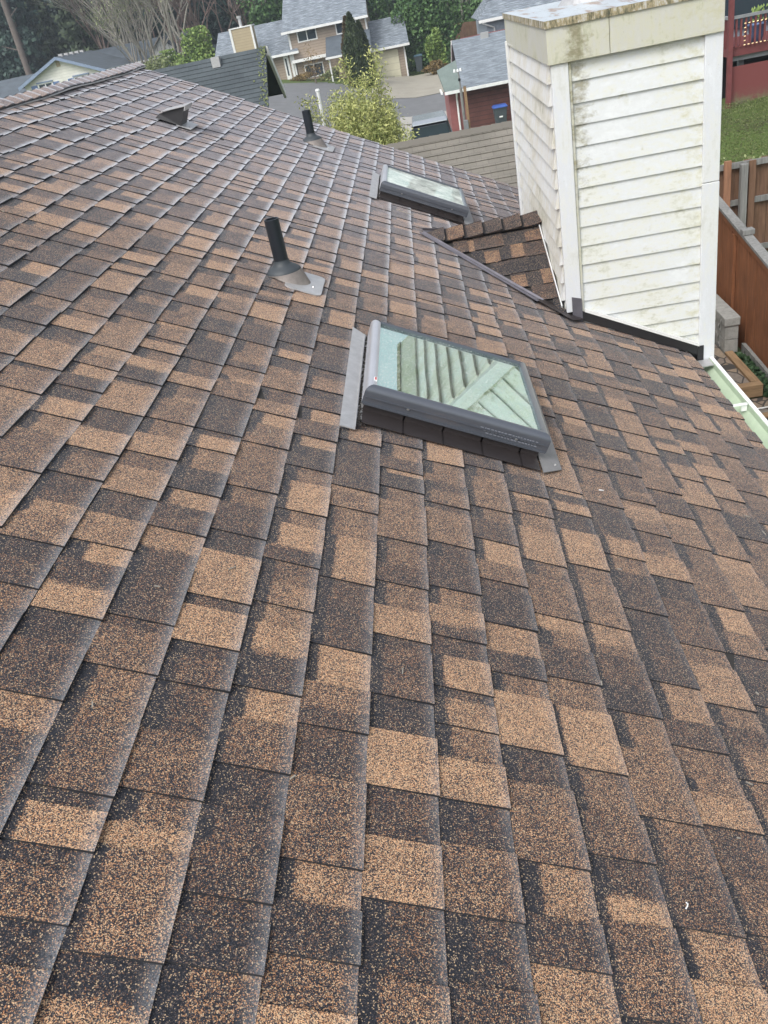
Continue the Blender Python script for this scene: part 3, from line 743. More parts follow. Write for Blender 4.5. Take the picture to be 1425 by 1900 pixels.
# top band
b = MB(); fx0, fx1, fy0, fy1 = .646, 1.468, Y0-.038, Y1+.03
b.box(fx0, .9385, fy0, fy0+.02, -.424, -.262); b.box(.941, fx1, fy0, fy0+.02, -.424, -.262)
b.box(fx0, fx0+.018, fy0+.0205, fy1, -.424, -.262); b.box(fx1-.018, fx1, fy0+.0205, fy1, -.424, -.262); b.box(fx0+.0185, fx1-.0185, fy1-.02, fy1, -.424, -.262)
b.build('top_band', M['fascia'], ch, bevel=.002)
b = MB(); b.box(fx0+.02, fx1-.02, fy0+.022, fy1-.022, -.30, -.264)
b.build('band_filler', M['black'], ch)
cp_ = MB(); cp_.add([(fx0-.008, fy0-.008, -.236), (fx1+.008, fy0-.008, -.236), (fx1+.008, fy1+.008, -.236), (fx0-.008, fy1+.008, -.236), (1.06, 5.0, -.222), (1.06, 5.9, -.222)], [(0, 1, 4), (1, 2, 5, 4), (2, 3, 5), (3, 0, 4, 5)])
cap = cp_.build('cap', M['cap'], ch)
b = MB(); x0, x1, y0, y1 = fx0-.008, fx1+.008, fy0-.008, fy1+.008
for (a, c, e, g) in ((x0, x1, y0, y0+.003), (x0, x1, y1-.003, y1), (x0, x0+.003, y0+.0032, y1-.0032), (x1-.003, x1, y0+.0032, y1-.0032)): b.box(a, c, e, g, -.268, -.2365)
b.build('drip_edge', M['capedge'], ch)
b = MB()
def cring(z, r): return [(1.06+r*math.cos(2*PI*i/24), 5.5+r*math.sin(2*PI*i/24), z) for i in range(24)]
b.rings([cring(-.23, .20), cring(-.15, .13), cring(.12, .125), cring(.12, .17), cring(.15, .17)]); b.build('flue', M['galv'], ch, smooth=False)
# flashing at the foot of the front face
def SF(x, n, y):   # point above the roof slope at horizontal x, n perpendicular height
    s = (x+(HR-n)*sA)/cA; return RP(s, y, n)
b = MB(); ya, yb = Y0-.030, Y0-.0265
def strip(b, xa, xb, na, nb_, ya, yb):
    b.hexa([SF(xa, na, ya), SF(xb, na, ya), SF(xb, na, yb), SF(xa, na, yb), SF(xa, nb_, ya), SF(xb, nb_, ya), SF(xb, nb_, yb), SF(xa, nb_, yb)])
strip(b, .735, 1.375, .003, .052, ya, yb)
b.box(1.376, 1.41, Y0-.031, Y0-.0275, -2.10, -1.985)
sx = .70
b.build('base_flashing', M['black'], ch)
b = MB(); strip(b, .757, 1.384, .0525, .068, Y0-.036, Y0-.016); b.build('slope_trim', M['whitewood'], ch)
b = MB(); b.hexa([(.690, Y0-.032, -1.735), (.744, Y0-.034, -1.755), (.744, Y0-.0275, -1.755), (.690, Y0-.0275, -1.735), (.690, Y0-.030, -1.578), (.744, Y0-.030, -1.595), (.744, Y0-.0275, -1.595), (.690, Y0-.0275, -1.578)])
b.build('corner_flashing', M['valley'], ch)

# ------------------------------------------------------------------ cricket behind the chimney (upslope side)
ck = thing('cricket', (.3, 5.45, -1.6), None, None); ck.parent = house; ck.location = Vector((.3, 5.45, -1.6))-BASE[house.name]; ck['label'] = 'small shingled saddle running from the roof slope to the chimney'
zr2 = -1.328; RY = 5.45; ax = -.045; cx_ = .652; hw = .925
zc = -1.3528-.5*cx_+.012
L_ = math.hypot(hw, zr2-zc); cc, ss_ = hw/L_, (zr2-zc)/L_   # slope of the saddle
def CK(side):
    def T(s, y, n):   # s: distance down the saddle slope, y: x coordinate in the world
        return (y, RY-side*(s*cc+n*ss_), zr2-s*ss_+n*cc)
    return T
def valley_x(s): return ax+(cx_-ax)*(s/L_)
for side in (1, -1):
    rows = []; s = -.03; 
    while s < L_: rows.append((s, min(s+E_, L_))); s += E_
    def yr(st, sb, side=side): return (valley_x(max(0, (st+sb)/2))+.012, cx_-.002)
    T = CK(side)
    if side == 1:
        sh = shingles('saddle_shingles', T, rows, yr, ck, M['shingle_cricket'], bias=-.30)
    else:
        # mirrored side: swap winding through a negative y direction
        sh = shingles('saddle_shingles', T, rows, yr, ck, M['shingle_cricket'], bias=-.30)
    # triangular deck closing the saddle
    b = MB(T); b.prism([(0, ax, -.016), (L_, cx_, -.016), (0, cx_, -.016)], (0, 0, -.004)); b.build('saddle_deck', M['undersheet'], ck)
ridge_cap('saddle_cap', (.655, RY, zr2+.016), (-1, 0, 0), .76, (0, -cc, -ss_), (0, cc, -ss_), .135, ck, M['shingle_cricket'], .120, .006, .016, seed=8, pal=(.05, .15, .30, .12, .34))
# valley metal
for side in (1, -1):
    Pa = Vector((ax-.03, RY-side*.03, -1.3528-.5*(ax-.03)+.008)); Pb = Vector((cx_+.06, RY-side*(hw+.045), -1.3528-.5*(cx_+.06)+.010))
    dv = (Pb-Pa).normalized(); nr = Vector((sA, 0, cA)); sd_ = dv.cross(nr).normalized()*(1 if side == 1 else -1)
    if sd_.y*side > 0: sd_ = -sd_
    b = MB()
    wdt = .066
    def vp(t, o, h): return tuple(Pa+dv*t+sd_*o+nr*h)
    T_ = (Pb-Pa).length; rib = [( -.04, .0), (.004, .002), (.010, .013), (.016, .002), (.048, .002), (.053, .006), (.058, .002), (wdt, -.001)]
    end = T_*.80
    r0 = [vp(0, o*.6, h) for o, h in rib]; r1 = [vp(end, o, h) for o, h in rib]
    n_ = len(rib); b.add(r0+r1, [(i, i+1, n_+i+1, n_+i) for i in range(n_-1)])
    b.build('valley_flashing', M['valley'], ck)
    b = MB(); q = [vp(end-.02, -.05, .005), vp(end-.02, .052, .0), vp(T_-.0, .055, .002), vp(T_, -.05, .004)]
    b.prism(q, tuple(nr*.003)); b.build('valley_apron', M['bronze'], ck)
# trim strip where the saddle meets the chimney
b = MB(); T = CK(1)
b.hexa([T(-.02, .638, .001), T(-.02, .644, .001), T(L_-.06, .644, .001), T(L_-.06, .638, .001), T(-.02, .638, .013), T(-.02, .644, .013), T(L_-.06, .644, .013), T(L_-.06, .638, .013)])
b.build('junction_trim', M['cornerboard'], ck)

# ------------------------------------------------------------------ bits lying on the roof
def bit(name, s, y, pts, r, mat, label, cat):
    b = MB()
    P = [Vector(RP(s+a, y+c, n)) for a, c, n in pts]
    for p, q in zip(P[:-1], P[1:]): b.tube(p, q, r, r*.7, 6)
    return b.build(name, mat, None, label=label, cat=cat, base=P[0])
bit('paper_scrap', .907, .903, [(0, 0, .006), (.003, .004, .009), (.007, .010, .007), (.002, .011, .010)], .0015, M['white'], 'tiny crumpled white scrap on a dark shingle at the bottom right', 'scrap')
bit('paper_scrap', 1.083, 2.485, [(0, 0, .006), (.018, .004, .007)], .0022, M['white'], 'small white fleck on the shingles below the near skylight', 'scrap')
bit('bent_tab', -1.99, 6.262, [(0, 0, .008), (.02, .05, .018), (.045, .06, .016), (.055, .02, .012), (.04, -.03, .010), (.01, -.035, .009), (0, 0, .008)], .0045, M['galv'], 'small pale metal loop lying just below the ridge', 'loop')
bit('twig', .33, 5.83, [(0, 0, .008), (.02, -.01, .014), (.05, -.005, .01), (.09, -.012, .012), (.125, .0, .009)], .003, M['bark_pale'], 'pale crooked twig lying below the far skylight', 'twig')

rr = random.Random(77)
b = MB(RP)
for i in range(150):
    s_, y_ = rr.uniform(-1.9, 2.05), rr.uniform(.9, 8.2)
    if .1 < s_ < 1.05 and (2.3 < y_ < 3.6 or 5.9 < y_ < 7.1) or (s_ > 1.2 and y_ > 4.2): continue
    a = rr.random()*PI; l_ = rr.uniform(.006, .022); n0 = wav(s_, y_)
    dx, dy_ = math.cos(a)*l_, math.sin(a)*l_; w_x = .0011
    b.hexa([(s_, y_, n0), (s_+dx, y_+dy_, n0), (s_+dx-w_x*math.sin(a)*2, y_+dy_+w_x*math.cos(a)*2, n0), (s_-w_x*math.sin(a)*2, y_+w_x*math.cos(a)*2, n0), (s_, y_, n0+.003), (s_+dx, y_+dy_, n0+.0025), (s_+dx-w_x*math.sin(a)*2, y_+dy_+w_x*math.cos(a)*2, n0+.0025), (s_-w_x*math.sin(a)*2, y_+w_x*math.cos(a)*2, n0+.003)])
b.build('needle_litter', M['bark_pale'], None, kind='stuff')
# ================================================================== THE GROUND
def ss(a, b, x):
    t = max(0, min(1, (x-a)/(b-a))); return t*t*(3-2*t)
def gz_(x, y):
    z = -5.14
    right = ss(3.9, 4.6, x)*(ss(.20, .29, x/y) if y > 5 else 1)
    z += (-.95*ss(15, 24, y)-.75*ss(26, 46, y))*(1-right)
    z += right*(.28*ss(12, 14, y) + 1.25*ss(14.8, 21.8, y))
    if right > 0: z += right*(-2.0*ss(32, 50, y))
    z += .62*ss(52, 78, y)
    z += min(1.9, .155*max(0, -x))*ss(34, 70, y)
    z += 22*ss(128, 230, y)
    return z
def sheet(name, xs, ys, mat, lift=0, clip=None, label=None, kind='structure', uvs=False):
    V = [(x, y, gz_(x, y)+lift) for y in ys for x in xs]; nx = len(xs)
    Fc = []
    for j in range(len(ys)-1):
        for i in range(nx-1):
            if clip and not clip((xs[i]+xs[i+1])/2, (ys[j]+ys[j+1])/2): continue
            Fc.append((j*nx+i, j*nx+i+1, (j+1)*nx+i+1, (j+1)*nx+i))
    me = bpy.data.meshes.new(name); me.from_pydata(V, [], Fc); me.materials.append(mat)
    if isinstance(mat, bpy.types.Material) and name == 'ground':
        me.materials.append(M['forest'])
        for p in me.polygons:
            if p.center.y > 104: p.material_index = 1
    o = bpy.data.objects.new(name, me); COL.objects.link(o); o['kind'] = kind
    me.polygons.foreach_set('use_smooth', [True]*len(me.polygons))
    return o
def rng(a, b, st): 
    n = max(1, int(round((b-a)/st))); return [a+(b-a)*i/n for i in range(n+1)]
gx_ = rng(-700, -80, 60)[:-1]+rng(-80, 60, 2.0)[:-1]+rng(60, 700, 60)
gx_ = sorted(set(gx_+[3.9, 4.1, 4.3, 4.5, 4.6])); 
sheet('ground', gx_, rng(-300, -10, 40)[:-1]+rng(-10, 240, 2.0)[:-1]+rng(240, 1200, 80), M['ground'])
sheet('street', rng(-60, 30, 1.5), rng(57.5, 65.5, 1), M['asphalt'], .03)
sheet('road', rng(-16, -3, .65), rng(65.5, 77, .8), M['asphalt'], .035, lambda x, y: (x+9.5)**2/42+(y-66)**2/110 < 1)
sheet('parking_pad', rng(-12, -1.2, .6), rng(30, 57.5, 1), M['asphalt'], .03)
sheet('driveway', rng(-3.2, 3.2, .4), rng(65.6, 79.7, .7), M['concrete'], .04)
sheet('pavement', rng(-1.2, 30, 1), rng(54.5, 57.4, .7), M['walk'], .05)
sheet('near_driveway', rng(-1.2, 1.55, .55), rng(34, 54.4, 1), M['walk'], .03)

# ---- side yard at the right of the house
def top_box(name, x0, x1, y0, y1, z0, z1, mat, label, cat=None, kind=None, bevel=0):
    b = MB(); b.box(x0, x1, y0, y1, z0, z1); return b.build(name, mat, None, bevel, label=label, cat=cat, kind=kind, base=((x0+x1)/2, (y0+y1)/2, z0))
b = MB(); b.box(1.6, 3.645, 9.86, 14, -5.3, -4.92); b.build('upper_patio', M['pavers'], None, kind='structure')
b = MB(); b.box(1.3, 3.99, 1.0, 9.70, -5.3, -5.075); b.build('lower_patio', M['pavers'], None, kind='structure')
b = MB(); b.box(3.66, 3.765, 9.84, 10.865, -5.05, -4.90); b.build('landscape_timber', M['timber'], None, .006, label='long brown timber edging the raised flagstone patio below the wooden fence', cat='timber', base=(3.71, 10.3, -5.05))
b = MB(); b.box(2.2, 3.767, 9.72, 9.838, -5.07, -4.905); b.build('step_timber', M['timber_x'], None, .006, label='brown timber riser at the front of the raised patio', cat='timber', base=(3, 9.78, -5.07))
b = MB(); b.box(2.4, 3.93, 9.15, 9.25, -5.073, -5.045); b.build('timber_board', M['timber_x'], None, .004, label='flat timber strip across the lower flagstones beyond the gutter', cat='timber', base=(3, 9.2, -5.07))
b = MB(); b.tube((3.28, 9.33, -5.04), (3.90, 9.38, -5.04), .009, .009, 8); b.build('plastic_pipe', M['white'], None, label='thin white plastic pipe lying across the lower patio', cat='pipe', base=(3.3, 9.33, -5.04))
cm = thing('block_wall', (3.75, 11, -4.95), 'low grey concrete block wall at the end of the raised patio', 'wall')
b = MB()
for j, z0 in enumerate((-4.95, -4.75)):
    y = 10.88
    while y < 13.2: b.box(3.665, 3.84, y, y+.392, z0+.003, z0+.197); y += .4
b.build('blocks', M['greyconc'], cm, .008)
b = MB()
y = 10.86
while y < 13.2: b.box(3.65, 3.855, y, y+.396, -4.549, -4.43); y += .4
b.build('coping', M['greyconc'], cm, .012)
b = MB(); rr = random.Random(8)
for i in range(40):
    yy = rr.uniform(10.95, 12.6); zz = rr.uniform(-4.9, -4.5); q = rr.uniform(.02, .06)
    b.tube((3.664, yy, zz), (3.650, yy+q*.2, zz), q, q*.6, 7)
b.build('rough_stone_face', M['greyconc'], cm)
b = MB(); b.hexa([(3.90, 9.55, -5.03), (3.94, 9.50, -5.03), (3.97, 10.95, -5.0), (3.92, 10.97, -5.0), (3.90, 9.55, -4.90), (3.94, 9.50, -4.90), (3.97, 10.95, -4.86), (3.92, 10.97, -4.86)])
b.build('edging_board', M['greywood'], None, label='grey weathered edging board at the foot of the orange fence', cat='board', base=(3.93, 10.2, -5.0))
# cedar side fence
sf = thing('side_fence', (4.02, 10.5, -5.05), 'orange stained cedar board fence with a grey sloping cap rail', 'fence')
def ctop(y): return -3.27-.16*(12.6-y)
b = MB(); y = 6.0; rr = random.Random(3)
while y < 14.2:
    wv = rr.uniform(.125, .145); j = rr.uniform(-.004, .004)
    b.hexa([(4.0+j, y, -5.06), (4.018+j, y, -5.06), (4.018+j, y+wv-.004, -5.06), (4.0+j, y+wv-.004, -5.06), (4.0+j, y, ctop(y)-.06), (4.018+j, y, ctop(y)-.06), (4.018+j, y+wv-.004, ctop(y+wv)-.06), (4.0+j, y+wv-.004, ctop(y+wv)-.06)]); y += wv
b.build('fence_boards', M['cedar'], sf)
b = MB(); b.hexa([(3.975, 6.0, ctop(6.0)-.10), (3.998, 6.0, ctop(6.0)-.10), (3.998, 12.6, ctop(12.6)-.10), (3.975, 12.6, ctop(12.6)-.10), (3.975, 6.0, ctop(6.0)-.012), (3.998, 6.0, ctop(6.0)-.012), (3.998, 12.6, ctop(12.6)-.012), (3.975, 12.6, ctop(12.6)-.012)])
for py in (7.6, 9.6, 11.55): b.box(3.955, 3.998, py, py+.08, -5.05, ctop(py)-.105)
b.build('fence_rail', M['cedar'], sf)
b = MB(); b.hexa([(3.955, 6.0, ctop(6.0)-.01), (4.075, 6.0, ctop(6.0)-.01), (4.075, 13.2, ctop(13.2)-.01), (3.955, 13.2, ctop(13.2)-.01), (3.955, 6.0, ctop(6.0)+.028), (4.075, 6.0, ctop(6.0)+.028), (4.075, 13.2, ctop(13.2)+.028), (3.955, 13.2, ctop(13.2)+.028)])
b.build('cap_rail', M['greywood'], sf)
b = MB(); b.box(3.945, 4.10, 11.18, 11.30, ctop(11.2)+.03, ctop(11.2)+.10); b.build('post_block', M['greywood'], sf, .006)
# back fence (faces the camera)
bf = thing('back_fence', (6, 14.5, -4.86), 'old brown board fence with grey rails below the red deck', 'fence')
b = MB(); x = 4.55; rr = random.Random(13)
while x < 11:
    wv = rr.uniform(.13, .15); j = rr.uniform(-.006, .006); h = rr.uniform(-.015, .02)
    b.box(x, x+wv-.006, 14.56+j, 14.58+j, -4.90, -3.27+h-.02); x += wv
b.build('fence_boards', M['cedar_old'], bf)
b = MB()
for z0 in (-3.37, -3.96, -4.76): b.box(4.55, 11, 14.49, 14.53, z0, z0+.09)
b.build('rail', M['greywood'], bf)
b = MB(); b.box(5.00, 5.11, 14.36, 14.47, -4.9, -3.30); b.build('post', M['greywood'], bf, .01); 
b = MB(); b.box(7.4, 7.51, 14.37, 14.48, -4.9, -3.30); b.build('post', M['greywood'], bf, .01)
b = MB(); b.box(4.755, 4.865, 14.44, 14.485, -4.9, -3.225); b.build('batten', M['cedar_orange'], bf, label='paler orange vertical batten')
b = MB(); b.box(5.155, 5.255, 14.44, 14.485, -4.9, -3.28); b.build('batten', M['cedar_old'], bf)

# ================================================================== BUILDINGS
def slope(m, p0, p1, p2, p3, thick=.12):
    """roof slab: p0,p1 eave ends, p2,p3 ridge ends (p2 above p1); UV in metres"""
    p = [Vector(q) for q in (p0, p1, p2, p3)]
    u = (p[1]-p[0]).normalized(); nrm = u.cross(p[3]-p[0]).normalized()
    if nrm.z < 0: nrm = -nrm
    v = nrm.cross(u).normalized()
    if v.z < 0: v = -v
    uv = [((q-p[0]).dot(u), (q-p[0]).dot(v)) for q in p]
    lo = [q-nrm*thick for q in p]
    m.add([tuple(q) for q in p], [(0, 1, 2, 3)], [uv])
    m.add([tuple(q) for q in p]+[tuple(q) for q in lo], [(4, 7, 6, 5), (0, 4, 5, 1), (1, 5, 6, 2), (2, 6, 7, 3), (3, 7, 4, 0)], [[(0, 0)]*4]*5)
    return m
def stepped(m, p0, p1, p2, p3, expo=.143, lift=.010):
    """same slab but with real laps"""
    p0, p1, p2, p3 = map(Vector, (p0, p1, p2, p3))
    n = max(1, int((p3-p0).length/expo)); u = (p1-p0).normalized(); nrm = u.cross((p3-p0)).normalized()
    if nrm.z < 0: nrm = -nrm
    W = (p3-p0).length
    for i in range(n):
        a, b = i/n, min(1, (i+1.03)/n)
        q = [p0.lerp(p3, a)+nrm*lift, p1.lerp(p2, a)+nrm*lift, p1.lerp(p2, b), p0.lerp(p3, b)]
        U0 = (p1-p0).length
        m.add([tuple(x) for x in q], [(0, 1, 2, 3)], [[(0, a*W+.002), (U0, a*W+.002), (U0, b*W-.01), (0, b*W-.01)]])
        r = [q[0]-nrm*(lift+.004), q[1]-nrm*(lift+.004)]
        m.add([tuple(q[0]), tuple(r[0]), tuple(r[1]), tuple(q[1])], [(0, 1, 2, 3)], [[(0, a*W)]*4])
    return m
def window(parent, x0, x1, z0, z1, y, panes=2, fr=.09, frmat='whitewood', gm='window'):
    b = MB()
    b.box(x0-fr, x1+fr, y-.05, y+.0, z0-fr, z0); b.box(x0-fr, x1+fr, y-.05, y+.0, z1, z1+fr)
    b.box(x0-fr, x0, y-.05, y, z0, z1); b.box(x1, x1+fr, y-.05, y, z0, z1)
    for i in range(1, panes): xm = x0+(x1-x0)*i/panes; b.box(xm-.04, xm+.04, y-.045, y-.002, z0, z1)
    f = b.build('window', M[frmat], parent)
    b = MB(); b.box(x0, x1, y-.012, y-.006, z0, z1); b.build('pane', M[gm], f)
    return f
def bx(parent, name, mat, *boxes, label=None, bevel=0):
    b = MB()
    for q in boxes: b.box(*q)
    return b.build(name, M[mat], parent, bevel, label=label)

# --- near garage with taupe roof (just beyond our roof edge)
g = thing('garage', (.5, 14, -5.3), 'garage with a taupe brown shingle roof just beyond the roof edge and chimney', 'garage')
m = MB(); rz, ry = -1.83, 13.0; xl, xg = -5.6, 2.55
stepped(m, (xl, ry-4.2, rz-2.1), (xg, ry-4.2, rz-2.1), (xg, ry, rz), (xl, ry, rz), .143, .012)
slope(m, (xl, ry+4.2, rz-2.1-.02), (xg, ry+4.2, rz-2.12), (xg, ry, rz-.02), (xl, ry, rz-.02), .1)
rf = m.build('roof', M['r_brown'], g)
m = MB(); x = xl; rr = random.Random(5)
while x < xg:
    L = .15
    m.hexa([(x, ry-.125, rz-.058), (x+L+.02, ry-.125, rz-.064), (x+L+.02, ry+.125, rz-.064), (x, ry+.125, rz-.058), (x, ry-.125, rz-.040), (x+L+.02, ry-.125, rz-.047), (x+L+.02, ry, rz+.016), (x, ry, rz+.024)])
    x += L
m.build('ridge_cap', M['r_brown'], g)
bx(g, 'wall', 'tan_lap', (xl+.3, xg-.3, ry-3.8, ry+3.8, -5.9, rz-2.0))
m = MB(); m.prism([(xl+.3, ry-3.8, rz-2.0), (xl+.3, ry+3.8, rz-2.0), (xl+.3, ry, rz-.12)], (xg-xl-.6, 0, 0)); m.build('gable', M['tan_lap'], g)

# --- blue-black roofed house
g = thing('dark_roofed_house', (-7.5, 24, -5.6), 'house with a dark blue grey shingle roof and mossy right edge behind the roof line', 'house')
rz, ry, xl, xg = -.55, 24.0, -14.0, -3.56
m = MB(); stepped(m, (xl, 19.8, rz-.75*4.2), (xg, 19.8, rz-.75*4.2), (xg, ry, rz), (xl, ry, rz), .15, .012)
slope(m, (xl, ry+1.5, rz-.75*1.5-.02), (xg, ry+1.5, rz-.75*1.5-.02), (xg, ry, rz-.02), (xl, ry, rz-.02), .1)
m.build('roof', M['r_green'], g)
bx(g, 'wall', 'bluegrey', (xl+.3, xg-.55, 20.2, 25.2, -6.3, rz-2.9))
m = MB(); m.prism([(xl+.3, 20.2, rz-2.9), (xl+.3, 25.2, rz-.9), (xl+.3, 24, rz-.15)], (xg-xl-.85, 0, 0)); m.build('gable', M['bluegrey'], g)
m = MB(); m.hexa([(xg-.03, ry, rz-.20), (xg+.04, ry, rz-.20), (xg+.04, ry+1.52, rz-.20-1.14), (xg-.03, ry+1.52, rz-.20-1.14), (xg-.03, ry, rz+.01), (xg+.04, ry, rz+.01), (xg+.04, ry+1.52, rz+.01-1.14), (xg-.03, ry+1.52, rz+.01-1.14)])
m.build('barge_board', M['whitewood'], g)
bx(g, 'soffit', 'cardark', (xg-.5, xg-.04, 22.0, 25.3, rz-1.9, rz-1.86))
m = MB(); m.box(-4.95, -4.74, 23.66, 23.92, rz-.22, rz+.01); m.build('roof_vent', M['galv'], g)
m = MB(); rr = random.Random(6)
for i in range(160):
    t = rr.random()**1.3*2.6; yy = ry-t; zz = rz-.75*t+.02; xx = xg-abs(rr.gauss(0, .10)); q = rr.uniform(.01, .035)
    m.box(xx-q, xx, yy-q, yy+q, zz-.01, zz+q*.7)
m.build('moss', M['leaf_moss'], g, kind='stuff')

# --- tan split-level house
g = thing('tan_split_level_house', (-7, 82, -6), 'tan two storey split level house with mottled grey roofs across the street', 'house')
YF = 80.0
m = MB(); slope(m, (-10.25, YF-.45, -1.09), (-3.0, YF-.45, -1.09), (-3.0, 85.4, 1.23+.17), (-10.25, 85.4, 1.23+.17)); slope(m, (-10.25, 91, -1.0), (-3.0, 91, -1.0), (-3.0, 85.4, 1.40), (-10.25, 85.4, 1.40)); m.build('roof', M['r_tan'], g, label='upper roof')
m = MB(); slope(m, (-16.6, YF-.45, -2.60), (-9.2, YF-.45, -2.60), (-9.75, 85.4, -.20), (-16.6, 85.4, -.20)); slope(m, (-16.6, 91, -2.6), (-9.9, 91, -2.6), (-9.9, 85.4, -.20), (-16.6, 85.4, -.20)); m.build('roof', M['r_tan'], g, label='lower roof of the left wing')
m = MB(); slope(m, (-3.45, YF-.45, -3.66), (.06, YF-.45, -3.66), (-.05, 84.6, -1.68), (-3.45, 84.6, -1.68)); slope(m, (-3.45, 89, -3.6), (.06, 89, -3.6), (.06, 84.6, -1.68), (-3.45, 84.6, -1.68)); m.build('roof', M['r_tan'], g, label='garage roof')
m = MB(); slope(m, (-6.75, 76.8, -3.42), (-3.0, 76.8, -3.42), (-3.0, YF, -2.08), (-6.75, YF, -2.08)); m.build('roof', M['r_grey'], g, label='dark porch roof')
bx(g, 'gutter', 'whitewood', (-10.3, -2.95, YF-.58, YF-.46, -1.26, -1.08)); bx(g, 'gutter', 'whitewood', (-11.9, -9.15, YF-.58, YF-.46, -2.77, -2.59)); bx(g, 'gutter', 'whitewood', (-3.5, .1, YF-.58, YF-.46, -3.82, -3.65)); bx(g, 'gutter', 'whitewood', (-6.8, -3.0, 76.68, 76.79, -3.56, -3.41))
bx(g, 'wall', 'tan_lap', (-9.72, -3.2, YF, 90.5, -3.38, -1.2), (-9.60, -3.2, YF+.05, 90.4, -6.2, -3.40)); 
bx(g, 'wall', 'tan_lap', (-16.2, -9.8, YF+.02, 90.2, -5.4, -2.75)); bx(g, 'wall', 'tan_lap', (-3.15, -.4, YF+.03, 88.5, -6.4, -3.8))
m = MB()
for (xa, xb, zb, zt) in ((-3.21, -3.2, -1.2, 1.2), (-.41, -.4, -3.8, -1.9)):
    m.prism([(xb, YF, zb), (xb, 90 if zt > 0 else 88.4, zb), (xb, 85.4 if zt > 0 else 84.6, zt)], (-.3, 0, 0))
m.build('gable', M['tan_lap'], g)
for q_ in ((-9.85, -9.70, YF-.05, YF+.06, -3.3, -1.2), (-3.28, -3.15, YF-.05, YF-.005, -2.2, -1.2), (-.45, -.32, YF-.05, YF+.0, -6.2, -3.75), (-9.82, -9.68, YF-.05, YF+.0, -5.9, -3.45)): bx(g, 'corner_trim', 'whitewood', q_)
bx(g, 'band_board', 'whitewood', (-9.85, -6.85, YF-.55, YF-.01, -3.46, -3.24))
window(g, -9.0, -7.5, -1.98, -1.28, YF); window(g, -5.70, -4.1, -1.98, -1.12, YF); window(g, -8.92, -7.46, -4.70, -3.85, YF+.05)
bx(g, 'door', 'whitewood', (-10.62, -10.2, YF-.04, YF+.0, -4.62, -2.78)); bx(g, 'entry_wall', 'whitewood', (-10.05, -9.86, YF-.08, YF, -4.7, -2.7))
bx(g, 'door_glass', 'window', (-10.50, -10.36, YF-.05, YF-.041, -4.3, -3.0))
bx(g, 'garage_door', 'garagedoor', (-3.0, -.95, YF-.02, YF+.02, -6.25, -3.95))
bx(g, 'post', 'whitewood', (-6.60, -6.48, 76.9, 77.0, -5.6, -3.5))
c = bx(g, 'chimney', 'tan_lap2', (-14.35, -12.56, 79.0, 80.6, -5.3, -.16), label='sandy brown sided chimney with white corner boards')
bx(c, 'corner_board', 'whitewood', (-14.44, -14.27, 78.95, 78.998, -5.3, -.14), (-12.64, -12.49, 78.95, 78.998, -5.3, -.14), (-14.44, -12.49, 78.94, 80.65, -.14, -.05))
b = MB(); b.tube((-13.5, 79.8, -.05), (-13.5, 79.8, .55), .13, .13, 10); b.tube((-13.5, 79.8, .55), (-13.5, 79.8, .72), .20, .20, 10); b.build('flue', M['galv'], c)

# --- white gabled house at the left
g = thing('white_gabled_house', (-30.5, 87, -6), 'cream white gabled house with slate blue trim and blue shutters at the upper left', 'house')
def gable_house(g, xc, zpk, hwid, pitch, y0, y1, zbase, wallm, roofm, trimm, over=.45):
    m = MB()
    slope(m, (xc-hwid, y0, zpk-pitch*hwid), (xc-hwid, y1, zpk-pitch*hwid), (xc, y1, zpk), (xc, y0, zpk)); slope(m, (xc+hwid, y0, zpk-pitch*hwid), (xc+hwid, y1, zpk-pitch*hwid), (xc, y1, zpk), (xc, y0, zpk))
    m.build('roof', M[roofm], g)
    w_ = hwid-over; m = MB(); m.prism([(xc-w_, y0+over, zbase), (xc+w_, y0+over, zbase), (xc+w_, y0+over, zpk-pitch*w_-.18), (xc, y0+over, zpk-.18), (xc-w_, y0+over, zpk-pitch*w_-.18)], (0, y1-y0-2*over, 0)); m.build('wall', M[wallm], g)
    m = MB()
    for sg in (-1, 1):
        m.hexa([(xc, y0-.04, zpk-.24), (xc+sg*hwid, y0-.04, zpk-pitch*hwid-.24), (xc+sg*hwid, y0-.005, zpk-pitch*hwid-.24), (xc, y0-.005, zpk-.24), (xc, y0-.04, zpk+.02), (xc+sg*hwid, y0-.04, zpk-pitch*hwid+.02), (xc+sg*hwid, y0-.005, zpk-pitch*hwid+.02), (xc, y0-.005, zpk+.02)])
    m.build('barge_board', M[trimm], g)
gable_house(g, -30.55, .62, 4.15, .42, 82.0, 92.0, -7, 'cream_lap', 'r_grey', 'bluetrim')
window(g, -32.95, -31.75, -1.95, -1.22, 82.44); window(g, -29.55, -28.35, -1.95, -1.26, 82.44)
for xa in (-33.68, -31.62, -30.2, -28.2): bx(g, 'shutter', 'blueshutter', (xa, xa+.56, 82.38, 82.44, -1.95, -1.2))
for q_ in ((-33.1, -31.6, 82.30, 82.44, -1.12, -1.02), (-29.7, -28.2, 82.30, 82.44, -1.14, -1.04)): bx(g, 'window_head', 'bluetrim', q_)
bx(g, 'gable_vent', 'tan_lap2', (-30.8, -30.45, 82.40, 82.44, -.15, .32)); bx(g, 'gutter', 'whitewood', (-26.52, -26.36, 82.0, 92.0, -1.24, -1.10))
bx(g, 'corner_board', 'whitewood', (-34.22, -34.1, 82.39, 82.44, -7, -1.4), (-27.0, -26.88, 82.39, 82.44, -7, -1.4))
for i in range(5): bx(g, 'ridge_vent_box', 'galv', (-30.7, -30.35, 83.4+i*1.45, 83.8+i*1.45, .55, .78))
